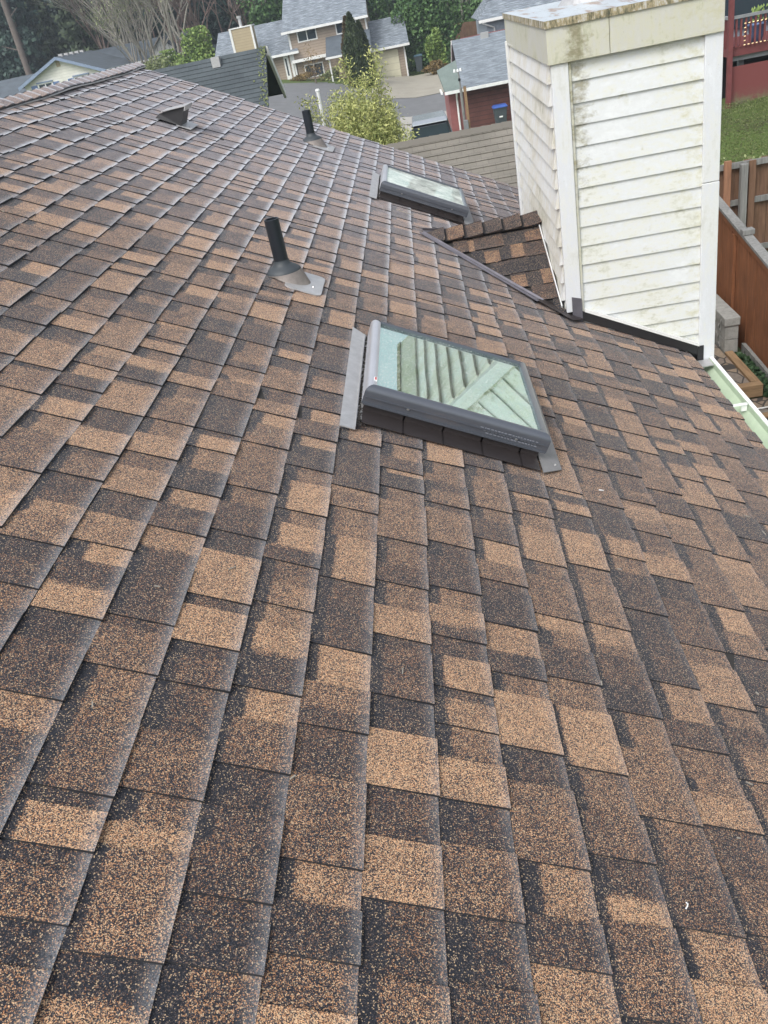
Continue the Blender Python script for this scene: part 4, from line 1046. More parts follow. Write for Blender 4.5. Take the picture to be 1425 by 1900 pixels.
# --- grey roofed neighbour, far left
g = thing('grey_roofed_house', (-45, 92, -6), 'low house with a plain grey roof at the far left edge behind the gable', 'house')
m = MB(); slope(m, (-62, 86, -2.0), (-34.9, 86, -2.0), (-34.9, 90.5, -.30), (-62, 90.5, -.30)); slope(m, (-62, 95, -2.0), (-34.9, 95, -2.0), (-34.9, 90.5, -.30), (-62, 90.5, -.30)); m.build('roof', M['r_grey'], g); bx(g, 'wall', 'bluegrey', (-61, -35.6, 86.5, 94.5, -7, -2.05))
# --- house behind the bare trees
g = thing('grey_house_with_small_gable', (-27, 100, -6), 'grey roofed house with a small white striped gable behind the bare trees', 'house')
m = MB(); slope(m, (-34, 97, -1.18), (-20.5, 97, -1.18), (-21.5, 101.3, .58), (-34, 101.3, .58)); slope(m, (-34, 105.5, -1.18), (-20.5, 105.5, -1.18), (-21.5, 101.3, .58), (-34, 101.3, .58)); m.build('roof', M['r_grey'], g)
bx(g, 'wall', 'bluegrey', (-33.5, -21, 97.4, 105, -7, -1.22)); bx(g, 'gutter', 'whitewood', (-34, -20.5, 96.85, 96.99, -1.34, -1.17))
m = MB(); slope(m, (-26.3, 97.0, -.62), (-26.3, 101, -.62), (-24.9, 101, .56), (-24.9, 97.0, .56)); slope(m, (-23.5, 97.0, -.62), (-23.5, 101, -.62), (-24.9, 101, .56), (-24.9, 97.0, .56)); m.build('gable_roof', M['r_grey'], g)
m = MB(); m.prism([(-26.1, 97.2, -1.0), (-23.7, 97.2, -1.0), (-23.7, 97.2, -.62), (-24.9, 97.2, .40), (-26.1, 97.2, -.62)], (0, 2, 0)); m.build('gable', M['whitewood'], g)
bx(g, 'gable_batten', 'grey_trim', *[(-25.9+i*.42, -25.86+i*.42, 97.16, 97.195, -.62, -.45+.28*min(i, 5-i)) for i in range(6)])

# --- red house with slate roof
g = thing('red_house', (5, 52, -6.8), 'dark red sided house with a slate grey roof left of the chimney', 'house')
ye, ze, P_ = 48.0, -4.74, .42
def pl(x, y): return (x, y, ze+P_*(y-ye))
m = MB(); slope(m, pl(2.38, ye), pl(12, ye), pl(12, 52.72), pl(2.38, 52.72)); zt = pl(0, 52.72)[2]
slope(m, (2.38, 56.6, zt-.42*3.88), (12, 56.6, zt-.42*3.88), (12, 52.72, zt), (2.38, 52.72, zt)); m.build('roof', M['r_red'], g)
m = MB(); slope(m, pl(1.52, ye), pl(2.375, ye), pl(2.375, 50.75), pl(1.30, 50.1)); m.build('porch_roof', M['r_moss'], g, label='mossy green grey lower roof at the corner')
bx(g, 'gutter', 'whitewood', (1.5, 12, ye-.13, ye-.005, ze-.15, ze-.01), (1.30, 1.40, ye, ye+2.0, ze-.1, ze-.02))
bx(g, 'wall', 'red_lap', (2.55, 12, ye+.55, 56, -7.4, ze-.05))
bx(g, 'garage_wall', 'red_light', (1.68, 2.53, ye+.5, 55, -7.4, ze-.13))
m = MB(); m.prism([(2.6, ye+.6, ze-.04), (2.6, 56, ze-.04), (2.6, 52.72, zt-.14)], (8, 0, 0)); m.build('gable', M['red_lap'], g)
m = MB(); m.hexa([(2.33, 52.72, zt-.20), (2.375, 52.72, zt-.20), (2.375, 56.6, zt-.20-1.63), (2.33, 56.6, zt-.20-1.63), (2.33, 52.72, zt+.01), (2.375, 52.72, zt+.01), (2.375, 56.6, zt+.01-1.63), (2.33, 56.6, zt+.01-1.63)]); m.build('barge_board', M['whitewood'], g)
b = MB(); b.tube((2.10, ye-.05, ze-.15), (2.10, ye+.3, ze-.45), .05, .05, 8); b.tube((2.10, ye+.38, ze-.42), (2.10, ye+.38, -6.9), .05, .05, 8); b.build('downspout', M['whitewood'], g)
bx(g, 'roof_vent', 'galv', (3.95, 4.38, 52.3, 52.7, zt-.22, zt+.10))

# --- blue-grey house beyond with dish
g = thing('blue_grey_house', (10, 74, -6), 'blue grey house with hipped porch roof and white gutters above the red house', 'house')
m = MB(); slope(m, (5.0, 66, -2.6), (15, 66, -2.6), (15, 70, -.9), (6.6, 70, -.9)); slope(m, (5.0, 74, -2.6), (5.0, 66, -2.6), (6.6, 70, -.9), (6.6, 72, -.9)); m.build('roof', M['r_tan'], g)
bx(g, 'wall', 'bluegrey', (5.5, 15, 66.5, 76, -7, -2.65), (6.8, 15, 70.3, 78, -2.7, 3)); bx(g, 'gutter', 'whitewood', (4.95, 15, 65.85, 65.99, -2.78, -2.6))
bx(g, 'column', 'whitewood', (7.9, 8.3, 70.0, 70.28, -1.0, 2.2)); b = MB(); b.tube((5.2, 65.9, -2.8), (6.0, 66.4, -3.2), .05, .05, 8); b.tube((6.0, 66.4, -3.2), (6.0, 66.4, -5.8), .05, .05, 8); b.build('downspout', M['whitewood'], g)
g = thing('satellite_dish', (5.95, 68.6, -1.5), 'round grey satellite dish standing on the blue grey porch roof', 'satellite dish')
m = MB(); R0 = .42; cen = Vector((5.75, 68.2, -.85)); ax_ = Vector((-.35, -.85, .40)).normalized(); a1 = ax_.cross(Vector((0, 0, 1))).normalized(); a2 = ax_.cross(a1)
m.rings([[tuple(cen+a1*r*math.cos(2*PI*i/20)+a2*r*math.sin(2*PI*i/20)+ax_*(r*r*.5)) for i in range(20)] for r in (.02, .15, .3, R0)], caps=False); m.build('dish', M['bluegrey'], g)
m = MB(); m.tube((5.95, 68.6, -1.6), tuple(cen-ax_*.02), .03, .03, 8); m.tube(tuple(cen-a2*.35), tuple(cen+ax_*.45), .015, .015, 6); m.build('mount', M['galv'], g)

# --- red deck house at the right
g = thing('red_deck_house', (9, 23, -3.7), 'dark red raised deck and house wall at the upper right beyond the lawn', 'house')
YD = 22.0
bx(g, 'house_wall', 'bluegrey', (7.06, 14, 24.6, 30, -4.2, 2.5))
bx(g, 'corner_wall', 'grey_trim', (7.10, 7.42, 24.2, 24.58, -2.4, 2.5))
bx(g, 'sliding_door', 'window', (7.78, 13, 24.50, 24.56, -2.3, .3)); bx(g, 'door_frame', 'whitewood', (7.70, 7.78, 24.46, 24.57, -2.4, .4)); bx(g, 'door_frame', 'whitewood', (9.25, 9.31, 24.46, 24.497, -2.4, .3))
bx(g, 'deck_floor', 'red_paint', (7.22, 14, YD, 24.5, -2.62, -2.48)); bx(g, 'rim_board', 'red_paint', (7.2, 14, YD-.04, YD-.003, -2.62, -2.42)); bx(g, 'lower_beam', 'grey_trim', (7.28, 14, YD+.05, YD+.11, -2.73, -2.623))
bx(g, 'skirt_panel', 'skirt', (7.225, 14, YD-.02, YD+.03, -3.75, -2.84), label='red skirt panel with green algae at its foot'); bx(g, 'inner_post', 'grey_trim', (7.62, 7.74, YD+.4, YD+.52, -3.7, -2.64), (9.3, 9.42, YD+.4, YD+.52, -3.7, -2.64)); bx(g, 'crawl_space_dark', 'black', (7.3, 14, YD+1.2, YD+1.25, -3.7, -2.63))  # the black sheet at the back paints the darkness under the deck
bx(g, 'corner_post', 'red_paint', (7.195, 7.295, YD-.15, YD-.045, -3.72, 2.0)); bx(g, 'side_post', 'red_paint', (7.215, 7.31, YD+2.2, YD+2.3, -3.9, -1.8))
bx(g, 'handrail', 'grey_trim', (7.297, 14, YD-.11, YD-.03, -1.86, -1.80), (7.21, 7.29, YD-.04, YD+2.4, -1.86, -1.80))
bx(g, 'baluster', 'red_paint', *[(7.36+i*.105, 7.40+i*.105, YD-.085, YD-.05, -2.44, -1.865) for i in range(62)], *[(7.235, 7.275, YD+.1+i*.115, YD+.14+i*.115, -2.46, -1.865) for i in range(20)])
sl_ = thing('string_lights', (7.55, YD-.1, -2.4), 'rectangle of glowing string lights fixed to the red deck railing', 'string lights')
m = MB(); pts_ = [(7.55, -1.98+.0*i) for i in range(1)]
P1 = [(7.55, -1.98-.43*i/5) for i in range(6)]+[(7.55+i*.09, -2.41) for i in range(1, 12)]+[(7.55+i*.09, -1.98) for i in range(1, 12)]
for x, z in P1: m.tube((x-.018, YD-.14, z), (x+.018, YD-.14, z+.006), .010, .010, 8)
m.build('bulbs', M['bulb'], sl_)
m = MB(); m.tube((7.55, YD-.125, -1.98), (7.55, YD-.125, -2.41), .005, .005, 5); m.tube((7.55, YD-.125, -2.41), (8.6, YD-.125, -2.41), .005, .005, 5); m.tube((7.55, YD-.125, -1.98), (8.6, YD-.125, -1.98), .005, .005, 5); m.build('cord', M['black'], sl_)
pt = thing('flower_pot', (8.0, YD+.4, -2.48), 'blue glazed pot behind the red deck railing', 'pot')
m = MB(); m.rings([[(8.0+r*math.cos(2*PI*i/16), YD+.4+r*math.sin(2*PI*i/16), z) for i in range(16)] for z, r in ((-2.475, .10), (-2.3, .16), (-2.12, .19), (-2.10, .21), (-2.07, .21))]); m.build('pot', M['blueshutter'], pt, smooth=True)
m = MB(); rr = random.Random(3)
for i in range(60):
    a = rr.random()*6.28; r = rr.random()*.2; h = rr.uniform(.02, .3); m.poly([(8.0+r*math.cos(a), YD+.4+r*math.sin(a), -2.07+h), (8.05+r*math.cos(a), YD+.4+r*math.sin(a), -2.04+h), (8.03+r*math.cos(a), YD+.42+r*math.sin(a), -1.99+h)])
m.build('plant', M['leaf_lime'], pt)
# --- distant brown fence and bare bank
g = thing('brown_board_fence', (5, 92, -5), 'brown board fence on the bank behind the round laurel hedge', 'fence')
m = MB()
for i in range(60):
    x = 1.2+i*.16; m.box(x, x+.15, 90, 90.04, gz_(x, 90)-.2, -3.0-.10*i*.16)
m.build('fence_boards', M['cedar_old'], g)
g = thing('reddish_board_fence', (8, 62, -6), 'reddish fence section just above the ridge of the red house', 'fence')
m = MB()
for i in range(36):
    x = 3.5+i*.16; m.box(x, x+.15, 64, 64.04, gz_(x, 64)-.1, -3.30)
m.build('fence_boards', M['red_light'], g)

# ================================================================== SMALL THINGS OF THE STREET
def bin_(loc, w_, dp, h, body, lid, label, plate=False):
    g = thing('wheeled_bin', loc, label, 'bin'); x, y, z = loc
    def rr_(q, sx, sy, zz): 
        pts = []
        for cx, cy, a0 in ((1, 1, 0), (-1, 1, 90), (-1, -1, 180), (1, -1, 270)):
            for k in range(4):
                t = math.radians(a0+k*30); pts.append((x+cx*(sx-q)+q*math.cos(t), y+cy*(sy-q)+q*math.sin(t), zz))
        return pts
    m = MB(); m.rings([rr_(.04, w_*.36, dp*.34, z+.04), rr_(.05, w_*.47, dp*.46, z+h*.86), rr_(.05, w_*.50, dp*.49, z+h*.86), rr_(.05, w_*.50, dp*.49, z+h*.91)]); bo = m.build('body', M[body], g)
    m = MB(); m.rings([rr_(.06, w_*.53, dp*.52, z+h*.912), rr_(.06, w_*.53, dp*.52, z+h*.94), rr_(.06, w_*.44, dp*.42, z+h)]); m.build('lid', M[lid], g)
    for sx in (-1, 1): m = MB(); m.tube((x+sx*w_*.30, y+dp*.34, z+.10), (x+sx*w_*.38, y+dp*.34, z+.10), .10, .10, 14); m.build('wheel', M['tyre'], g)
    m = MB(); m.tube((x-w_*.35, y+dp*.54, z+h*.84), (x+w_*.35, y+dp*.54, z+h*.84), .02, .02, 8); m.build('handle', M[body], g)
    if plate: m = MB(); m.box(x-.09, x+.09, y-dp*.47, y-dp*.455, z+h*.50, z+h*.56); m.build('label_plate', M['white'], g)
zb = gz_(4.1, 47)
bin_((4.17, 47.4, -6.86), .72, .8, 1.10, 'bin_grey', 'bin_blue', 'grey wheeled bin with a bright blue lid against the red wall', True)
bin_((5.08, 47.5, -6.86), .66, .75, 1.12, 'bin_dark', 'bin_dark', 'dark wheeled bin with dark lid to the right of the blue lidded bin')
bin_((.66, 80.8, -6.05), .70, .8, 1.32, 'bin_grey', 'bin_teal', 'grey bin with teal lid beside the tan house garage')
# utility mast and timber post
g = thing('service_mast', (2.03, 42, -6.6), 'grey service mast with white insulators in front of the red house', 'mast')
m = MB(); m.tube((2.05, 42, -6.7), (2.05, 42, -4.1), .075, .065, 10); m.tube((2.05, 42, -4.1), (2.02, 42, -3.45), .035, .03, 8); m.build('pole', M['greywood'], g)
for dx in (-.14, 0, .13):
    m = MB(); m.tube((2.0+dx, 42, -3.44), (2.0+dx, 42, -3.34+.03*abs(dx)*5), .055, .04, 8); m.build('insulator', M['white'], g)
m = MB(); m.tube((1.84, 42, -3.44), (2.16, 42, -3.42), .018, .018, 6); m.tube((2.03, 41.93, -3.78), (2.03, 42.05, -3.72), .06, .05, 8); m.build('crossarm', M['cardark'], g)
g = thing('timber_post', (2.22, 42, -6.7), 'brown timber post standing to the right of the grey service mast', 'post')
m = MB(); m.box(2.16, 2.29, 41.95, 42.08, -6.7, -4.08); m.build('shaft', M['timber'], g, .01); m = MB(); m.box(2.15, 2.30, 41.94, 42.09, -4.08, -4.05); m.build('top_cap', M['greywood'], g)
m = MB(); m.box(2.0, 2.2, 41.8, 41.93, -5.9, -5.45); m.build('meter_box', M['grey_trim'], g, .01)
g = thing('white_marker_post', (-2.75, 29.5, -5.8), 'slim white post standing at the left side of the bamboo', 'post')
m = MB(); m.tube((-2.8, 27, gz_(-2.8, 27)), (-2.8, 27, -1.98), .055, .05, 10); m.build('shaft', M['white'], g); m = MB(); m.tube((-2.8, 27, -1.98), (-2.8, 27, -1.93), .07, .05, 10); m.build('top_cap', M['white'], g)
# parked car, rear towards us
g = thing('parked_suv', (.40, 40, -6.45), 'silver parked car with dark rear window beside the bamboo', 'car')
cx, y0, zg = .42, 38.0, -6.42
def sec(y, zs_): # list of (halfwidth, z)
    return [(cx-h, y, z) for h, z in zs_]+[(cx+h, y, z) for h, z in reversed(zs_)]
m = MB(); m.rings([sec(y0, [(.80, zg+.42), (.88, zg+.65), (.90, zg+.95), (.86, zg+1.05)]), sec(y0+.25, [(.86, zg+.30), (.93, zg+.65), (.93, zg+.98), (.90, zg+1.10)]), sec(y0+3.2, [(.86, zg+.28), (.94, zg+.65), (.93, zg+.98), (.88, zg+1.08)]), sec(y0+4.4, [(.80, zg+.30), (.88, zg+.6), (.86, zg+.85), (.80, zg+.92)]), sec(y0+4.6, [(.70, zg+.40), (.78, zg+.6), (.76, zg+.78), (.70, zg+.82)])]); m.build('body', M['carpaint'], g, .03)
m = MB(); m.rings([sec(y0+.12, [(.82, zg+1.06), (.70, zg+1.52)]), sec(y0+.5, [(.86, zg+1.08), (.72, zg+1.66)]), sec(y0+2.4, [(.86, zg+1.08), (.70, zg+1.66)]), sec(y0+3.3, [(.80, zg+1.07), (.62, zg+1.15)])]); m.build('cabin_glass', M['window'], g, .02)
m = MB(); m.rings([sec(y0+.02, [(.74, zg+1.60), (.70, zg+1.64)]), sec(y0+.45, [(.76, zg+1.665), (.66, zg+1.74)]), sec(y0+2.4, [(.74, zg+1.665), (.66, zg+1.74)]), sec(y0+2.7, [(.70, zg+1.60), (.66, zg+1.63)])]); m.build('roof_panel', M['carpaint'], g, .02)
m = MB()
for sx in (-1, 1):
    m.hexa([(cx+sx*.80, y0+.05, zg+1.06), (cx+sx*.88, y0+.25, zg+1.06), (cx+sx*.88, y0+.45, zg+1.06), (cx+sx*.80, y0+.25, zg+1.06), (cx+sx*.68, y0+.05, zg+1.62), (cx+sx*.75, y0+.2, zg+1.64), (cx+sx*.75, y0+.45, zg+1.64), (cx+sx*.68, y0+.25, zg+1.62)])
m.build('pillar', M['cardark'], g)
for sx in (-1, 1):
    m = MB(); m.box(cx+sx*.80-.07, cx+sx*.80+.07, y0-.02, y0+.02, zg+.82, zg+1.03); m.build('tail_lamp', M['tail'], g)
    for yy in (y0+.85, y0+3.6): m = MB(); m.tube((cx+sx*.76, yy, zg+.33), (cx+sx*.95, yy, zg+.33), .33, .33, 20); wh = m.build('wheel', M['tyre'], g); m = MB(); m.tube((cx+sx*.95, yy, zg+.33), (cx+sx*.965, yy, zg+.33), .2, .18, 12); m.build('rim', M['galv'], wh)
m = MB(); m.box(cx-.85, cx+.85, y0-.06, y0+.05, zg+.40, zg+.58); m.build('bumper', M['cardark'], g, .02)

# ================================================================== PLANTS
def leaves_mesh(name, pts, size, rnd, aspect=1.0, droop=0, vert=0):
    """pts Nx3 centres -> mesh of small folded leaf quads"""
    n = len(pts); d1 = rnd.normal(size=(n, 3)); 
    if vert: d1[:, 2] = np.abs(d1[:, 2])*vert
    if droop: d1[:, 2] -= droop
    d1 /= np.linalg.norm(d1, axis=1)[:, None]
    d2 = np.cross(d1, rnd.normal(size=(n, 3))); d2 /= np.linalg.norm(d2, axis=1)[:, None]
    sz = size*rnd.uniform(.6, 1.4, size=(n, 1))
    a = pts-d1*sz*aspect*.5; c = pts+d1*sz*aspect*.5; b_ = pts+d2*sz*.5; d_ = pts-d2*sz*.5
    V = np.stack([a, b_, c, d_], 1).reshape(-1, 3).astype(np.float32)
    me = bpy.data.meshes.new(name); me.vertices.add(4*n); me.vertices.foreach_set('co', V.ravel())
    me.loops.add(4*n); me.loops.foreach_set('vertex_index', np.arange(4*n, dtype=np.int32))
    me.polygons.add(n); me.polygons.foreach_set('loop_start', np.arange(0, 4*n, 4, dtype=np.int32))
    me.update(calc_edges=True); return me
def foliage(root, name, pts, size, mat, rnd, aspect=1.0, droop=0, vert=0):
    me = leaves_mesh(name, np.asarray(pts), size, rnd, aspect, droop, vert); me.materials.append(mat)
    o = bpy.data.objects.new(name, me); COL.objects.link(o); o.parent = root; return o
def rootat(name, loc, label, cat, group=None): return thing(name, loc, label, cat, group)
def local_mb(root): return MB(lambda x, y, z: (x+root.location.x, y+root.location.y, z+root.location.z))
def conifer(name, h, r, seed, mat, label, loc, group):
    rnd = np.random.RandomState(seed); g = rootat(name, loc, label, 'tree', group)
    m = local_mb(g); m.tube((0, 0, -.5), (0, 0, h*.95), h*.018, .03, 8); m.build('trunk', M['bark'], g)
    P = []; nb = int(h*11)
    for i in range(nb):
        z = h*(.06+.92*rnd.rand()**.9); rr_ = r*(1-z/h)**.75*(.65+.5*rnd.rand()); a = rnd.rand()*2*PI
        k = 26; t = rnd.rand(k)**.6; 
        px = np.cos(a)*rr_*t+rnd.normal(size=k)*.20*(.4+t); py = np.sin(a)*rr_*t+rnd.normal(size=k)*.20*(.4+t); pz = z-.28*rr_*t+rnd.normal(size=k)*.14
        P.append(np.stack([px, py, pz], 1))
    foliage(g, 'crown', np.concatenate(P), .42, mat, rnd, 1.5, .6)
    return g
protos = [conifer('conifer', 20, 4.2, 1, M['leaf_conifer'], 'dark green conifer in the forest edge behind the houses, upper left', (-45, 112, gz_(-45, 112)), 'conifers of the forest edge'),
          conifer('conifer', 17, 3.8, 2, M['leaf_conifer2'], 'dark green conifer in the forest edge behind the houses, upper left', (-37, 110, gz_(-37, 110)), 'conifers of the forest edge'),
          conifer('conifer', 23, 4.6, 3, M['leaf_conifer'], 'dark green conifer in the forest edge behind the houses, upper left', (-30, 116, gz_(-30, 116)), 'conifers of the forest edge')]
rr = random.Random(21)
for row, y in enumerate((113, 121, 131)):
    x = -78+row*2
    while x < 40:
        xx, yy = x+rr.uniform(-1.5, 1.5), y+rr.uniform(-2.5, 2.5)
        dup(protos[rr.randrange(3)], (xx, yy, gz_(xx, yy)-.5), rr.uniform(0, 6.28), rr.uniform(.75, 1.15)); x += 5.2+row*.6
# the tall bare trunk at the far left
g = rootat('tall_pine', (-39, 96, gz_(-39, 96)), 'tall pine with a long bare grey trunk at the upper left edge', 'tree')
m = local_mb(g); m.tube((0, 0, -.5), (.1, 0, 14), .36, .26, 12); m.tube((.1, 0, 14), (.2, 0, 24), .26, .1, 10); m.tube((0, 0, 6.2), (-1.6, -.3, 6.9), .07, .03, 6); m.tube((0, 0, 9.0), (1.3, -.3, 9.8), .07, .03, 6); m.build('trunk', M['bark'], g)
rn = np.random.RandomState(4); foliage(g, 'crown', np.stack([rn.normal(size=2500)*1.8, rn.normal(size=2500)*1.8, 19+rn.normal(size=2500)*2.5], 1), .4, M['leaf_conifer2'], rn, 1.4)
# bare trees
def bare(name, seed, h, spread, mat, loc, label, cat='tree', group=None, stems=1, leafm=None, nleaf=0):
    rnd = random.Random(seed); g = rootat(name, loc, label, cat, group); tips = []
    m = local_mb(g)
    def grow(p, d_, L, r, lv):
        q = p+d_*L; m.tube(tuple(p), tuple(q), r, r*.66, 5 if lv > 1 else 7, False); tips.append(q)
        if lv >= 5 or r < .006: return
        for k_ in range(rnd.choice([2, 3, 3])):
            nd = (d_+Vector((rnd.gauss(0, spread), rnd.gauss(0, spread), rnd.gauss(.12, spread*.6)))).normalized()
            grow(q, nd, L*rnd.uniform(.62, .88), r*.62, lv+1)
    for s_ in range(stems):
        a = rnd.random()*6.28; o_ = Vector((math.cos(a), math.sin(a), 0))*(.35 if stems > 1 else 0)
        grow(o_, (Vector((math.cos(a)*.22, math.sin(a)*.22, 1)) if stems > 1 else Vector((0, 0, 1))).normalized(), h*.27, h*.011, 0)
    m.build('branches', mat, g)
    if leafm:
        rn = np.random.RandomState(seed); T_ = np.array([tuple(t) for t in tips]); idx = rn.randint(0, len(T_), nleaf)
        foliage(g, 'leaves', T_[idx]+rn.normal(size=(nleaf, 3))*.25, .16, leafm, rn)
    return g
def gl(x, y, dz=0): return (x, y, gz_(x, y)+dz)
bt = bare('bare_maple', 5, 15, .30, M['bark_pale'], gl(-24.8, 93), 'pale bare deciduous tree in the thicket behind the grey roofed house', 'tree', 'bare trees of the thicket', 3, M['leaf_moss'], 1300)
bt2 = bare('bare_maple', 9, 13, .34, M['bark_red'], gl(-21.5, 95), 'reddish bare deciduous tree in the thicket behind the dark roof', 'tree', 'reddish bare trees of the thicket', 3)
for i, (x, y, s_) in enumerate(((-27.0, 96, .9), (-22.8, 92, 1.05), (-29.5, 103, 1.1), (-25.8, 91.5, .7), (-31, 106, 1.1))): dup(bt, gl(x, y), i*1.3, s_)
for i, (x, y, s_) in enumerate(((-19.2, 97, .95), (-17, 101, 1.0), (-26, 104, 1.2), (-33.5, 107, 1.15), (-14, 104, 1.0), (-23, 102, 1.2))): dup(bt2, gl(x, y), i*1.7+.5, s_)
for i, (x, y) in enumerate(((5.5, 98), (8.0, 100), (3.5, 101), (10.5, 97))): dup(bt2 if i % 2 else bt, gl(x, y), i*1.1, .8, 'bare tree behind the brown fence between the laurel and the blue grey house', 'bare trees behind the brown fence')
bare('slender_bare_tree', 31, 12, .12, M['bark_pale'], gl(-13.3, 96), 'slender single stemmed bare tree above the tan house chimney')
# blobby shrubs and broadleaf crowns
def shrub(name, loc, rx, ry, rz, n, size, mat, label, cat='shrub', group=None, seed=1, lumps=9, aspect=1.2, trunk=True, shape='ball'):
    rn = np.random.RandomState(seed); g = rootat(name, loc, label, cat, group)
    if trunk:
        m = local_mb(g); m.tube((0, 0, -.3), (0, 0, rz*.9), max(.03, rx*.07), max(.015, rx*.03), 7)
        for k_ in range(5):
            a = k_*1.3; m.tube((0, 0, rz*.35), (rx*.5*math.cos(a), ry*.5*math.sin(a), rz*1.1), max(.02, rx*.03), .01, 5)
        m.build('stems', M['bark'], g)
    C_ = rn.normal(size=(lumps, 3))*.42; Rk = rn.uniform(.45, .75, size=lumps)
    k_ = rn.randint(0, lumps, n); u = rn.normal(size=(n, 3)); u /= np.linalg.norm(u, axis=1)[:, None]
    rad = Rk[k_][:, None]*(rn.rand(n, 1)**.28)
    p = C_[k_]+u*rad
    p = np.clip(p, -1.25, 1.25)
    p = p*np.array([rx, ry, rz]); p[:, 2] += rz
    p = p[p[:, 2] > .02]
    foliage(g, 'foliage', p, size, mat, rn, aspect)
    return g
shrub('laurel', gl(2.0, 84), 2.5, 2.2, 4.0, 15000, .20, M['leaf_laurel'], 'big rounded bright green laurel to the right of the tan house', 'tree', seed=3, lumps=14)
shrub('laurel', gl(-1.8, 90), 2.4, 2.2, 4.6, 9000, .20, M['leaf_laurel'], 'green laurel partly hidden behind the garage roof of the tan house', 'tree', seed=4, lumps=12)
shrub('upright_shrub', gl(2.0, 78.5), .75, .6, 1.5, 2600, .12, M['leaf_lime'], 'light green upright shrub in front of the round laurel', seed=6, aspect=2.2)
shrub('low_shrub', gl(1.9, 77.2), 1.0, .6, .45, 1500, .13, M['leaf_rust'], 'low orange brown shrub at the corner of the driveway', seed=7)
shrub('evergreen_shrub', gl(-11.6, 94), 3.2, 2.0, 3.3, 7000, .24, M['leaf_laurel'], 'mid green shrub rising behind the left wing of the tan house', 'tree', seed=8)
shrub('lime_shrub', gl(-19.0, 87), 1.9, 1.5, 2.2, 5000, .2, M['leaf_lime'], 'yellow green shrub left of the tan house behind the dark roof', seed=9)
shrub('lime_shrub', gl(-21.6, 89), 1.3, 1.2, 1.6, 2500, .2, M['leaf_lime'], 'smaller yellow green shrub at the foot of the bare trees', seed=10)
shrub('grey_brush', gl(-24.5, 88), 3.0, 1.5, 1.7, 4200, .18, M['leaf_moss'], 'tangle of grey green brush behind the end of the ridge', seed=12)
shrub('dark_evergreen', gl(7.6, 93), 2.3, 2.0, 3.2, 8000, .26, M['leaf_laurel'], 'dark green evergreen behind the satellite dish', 'tree', seed=13)
shrub('foundation_shrub', gl(-9.1, 78.6), 1.0, .4, .28, 900, .10, M['leaf_rust'], 'brown twiggy shrub under the lower window of the tan house', seed=14)
shrub('foundation_shrub', gl(-6.8, 78.4), 1.0, .5, .4, 1200, .12, M['leaf_moss'], 'grey green shrub below the porch of the tan house', seed=15)
shrub('twiggy_shrub', gl(-7.8, 75.5), 1.0, .7, 1.5, 380, .09, M['leaf_rust'], 'thin twiggy shrub before the tan front wall', seed=16)
# arborvitae columns
def thuja(loc, h, r, mat, seed, label):
    rn = np.random.RandomState(seed); g = rootat('arborvitae', loc, label, 'tree'); m = local_mb(g); m.tube((0, 0, -.2), (0, 0, h*.8), .09, .03, 7); m.build('trunk', M['bark'], g)
    n = 9000; z = rn.rand(n)**.9; prof_ = np.clip(np.minimum(1.0, (1-z)*2.1)**.8*(.75+.35*np.minimum(1, z*4)), 0.03, 1); a = rn.rand(n)*2*PI; rad = r*prof_*(rn.rand(n)**.3)*(1+.16*np.sin(a*3+z*9))
    foliage(g, 'crown', np.stack([np.cos(a)*rad, np.sin(a)*rad, z*h], 1), .14, mat, rn, 2.4, 0, 3.0); return g
thuja(gl(-4.05, 72), 5.0, .78, M['leaf_thuja'], 4, 'tall dark arborvitae column before the tan house porch')
thuja(gl(-3.5, 73), 4.4, .55, M['leaf_thuja'], 5, 'slightly shorter dark arborvitae touching the tall one on its right')
thuja(gl(-4.45, 73.2), 4.7, .6, M['leaf_brown'], 6, 'rusty brown tipped arborvitae at the left of the tall dark one')
# bamboo
def bamboo(loc, w_, d_, h, n, seed, label):
    rn = np.random.RandomState(seed); g = rootat('bamboo_clump', loc, label, 'bamboo'); m = local_mb(g); P = []
    nst = int(24*w_)
    for i in range(nst):
        a = rn.rand()*2*PI; q = rn.rand()**.5; x0, y0 = math.cos(a)*q*w_*.42, math.sin(a)*q*d_*.42
        hh = h*(1-.40*q**2.2)*rn.uniform(.72, 1.03); lx, ly = x0*.35+rn.normal()*.12*h*.25, y0*.35+rn.normal()*.1
        pts = [Vector((x0+lx*(t**2), y0+ly*(t**2), hh*t)) for t in (0, .35, .65, .85, 1)]
        for k_ in range(4): m.tube(tuple(pts[k_]), tuple(pts[k_+1]), .014-.003*k_, .011-.003*k_ if k_ < 3 else .002, 4, False)
        k2 = int(n/nst); t = .12+.88*rn.rand(k2)**.75
        tw = rn.rand(k2)
        P.append(np.stack([x0+lx*t**2+rn.normal(size=k2)*(.08+.12*(1-t)+.06*tw), y0+ly*t**2+rn.normal(size=k2)*.12, hh*t+rn.normal(size=k2)*.06], 1))
    m.build('culms', M['leaf_moss'], g)
    foliage(g, 'leaves', np.concatenate(P), .026, M['leaf_bamboo'], rn, 3.2, .35); return g
bamboo(gl(-1.25, 23.6, .1), 1.7, 1.4, 5.2, 46000, 1, 'tallest yellow green bamboo clump beyond the roof edge')
bamboo(gl(-2.3, 24.2, .1), 1.7, 1.4, 4.6, 34000, 2, 'lower bamboo clump at the left beside the slim white post')
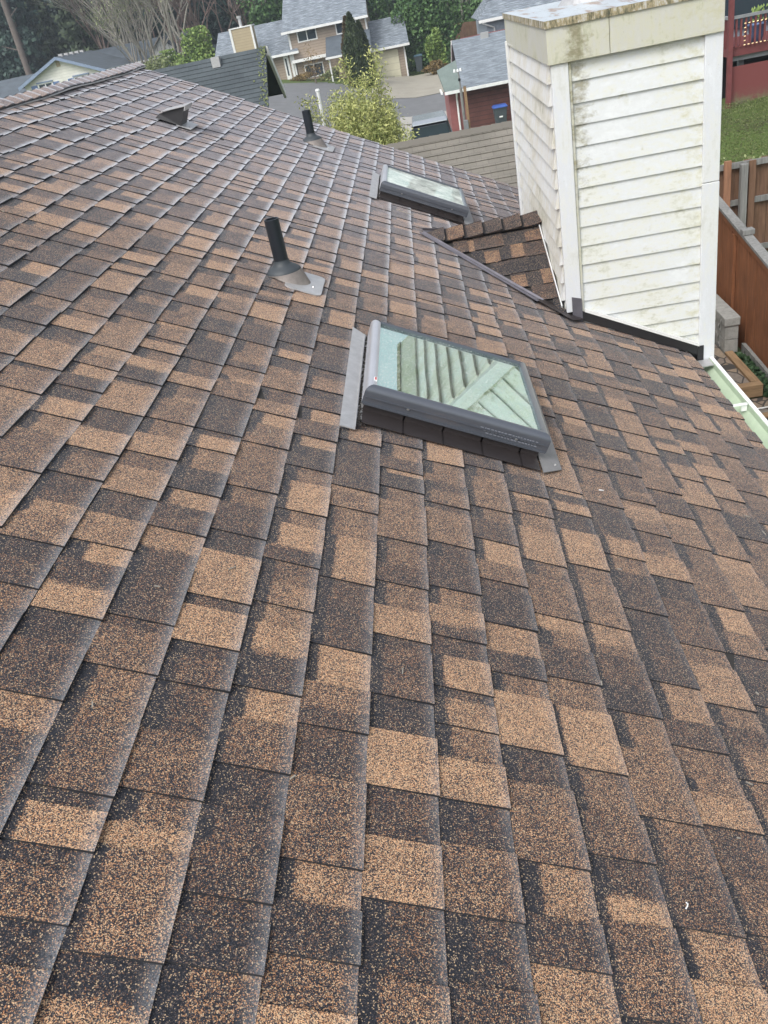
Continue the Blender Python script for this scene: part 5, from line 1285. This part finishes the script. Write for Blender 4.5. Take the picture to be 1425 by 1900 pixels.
bamboo(gl(-.75, 24.6, .1), .9, 1.1, 3.3, 12000, 3, 'lowest bamboo clump at the right, nearest the parked car')
# ivy strip and lawn plants at the right
def cover(name, x0, x1, y0, y1, n, size, mat, seed, hgt, thresh=0, zf=None):
    rn = np.random.RandomState(seed); x = rn.uniform(x0, x1, n); y = rn.uniform(y0, y1, n)
    z = np.array([(zf(a, b) if zf else gz_(a, b)) for a, b in zip(x, y)])+rn.rand(n)*hgt
    me = leaves_mesh(name, np.stack([x, y, z], 1), size, rn, 1.3, 0, 1.0); me.materials.append(mat); o = bpy.data.objects.new(name, me); COL.objects.link(o); o['kind'] = 'stuff'; return o
cover('ivy', 3.78, 3.93, 9.0, 10.85, 900, .05, M['leaf_dark'], 1, .12, zf=lambda a, b: -5.05)
cover('ivy_patch', 3.80, 3.98, 7.6, 9.1, 700, .06, M['leaf_dark'], 2, .15, zf=lambda a, b: -5.06)
cover('grass', 4.4, 11, 14.8, 21.9, 60000, .020, M['leaf_grass'], 3, .05)
cover('weeds', 4.4, 11, 14.7, 18.0, 9000, .045, M['leaf_grass'], 4, .10)
cover('tall_weeds', 4.4, 11, 14.7, 18.5, 7000, .06, M['leaf_moss'], 14, .14)
cover('dark_weeds', 4.4, 11, 14.7, 17.0, 5000, .06, M['leaf_dark'], 5, .10)
cover('distant_grass', -2, 6, 82, 90, 6000, .16, M['leaf_lime'], 6, .1)

# ================================================================== AIR
hz = bpy.data.materials.new('pale air'); hz.use_nodes = True; t = hz.node_tree; t.nodes.clear()
pv = t.nodes.new('ShaderNodeVolumePrincipled'); pv.inputs['Color'].default_value = (.80, .90, 1.0, 1); pv.inputs['Density'].default_value = .0009; pv.inputs['Anisotropy'].default_value = .2
ou = t.nodes.new('ShaderNodeOutputMaterial'); t.links.new(pv.outputs[0], ou.inputs['Volume'])
HAZE = True
if HAZE:
    b = MB(); b.box(-720, 720, -320, 1220, -40, 48); b.build('haze', hz, None, kind='stuff')
sc.cycles.volume_bounces = 0; sc.cycles.volume_step_rate = 5; sc.cycles.max_bounces = 6; sc.cycles.transparent_max_bounces = 8
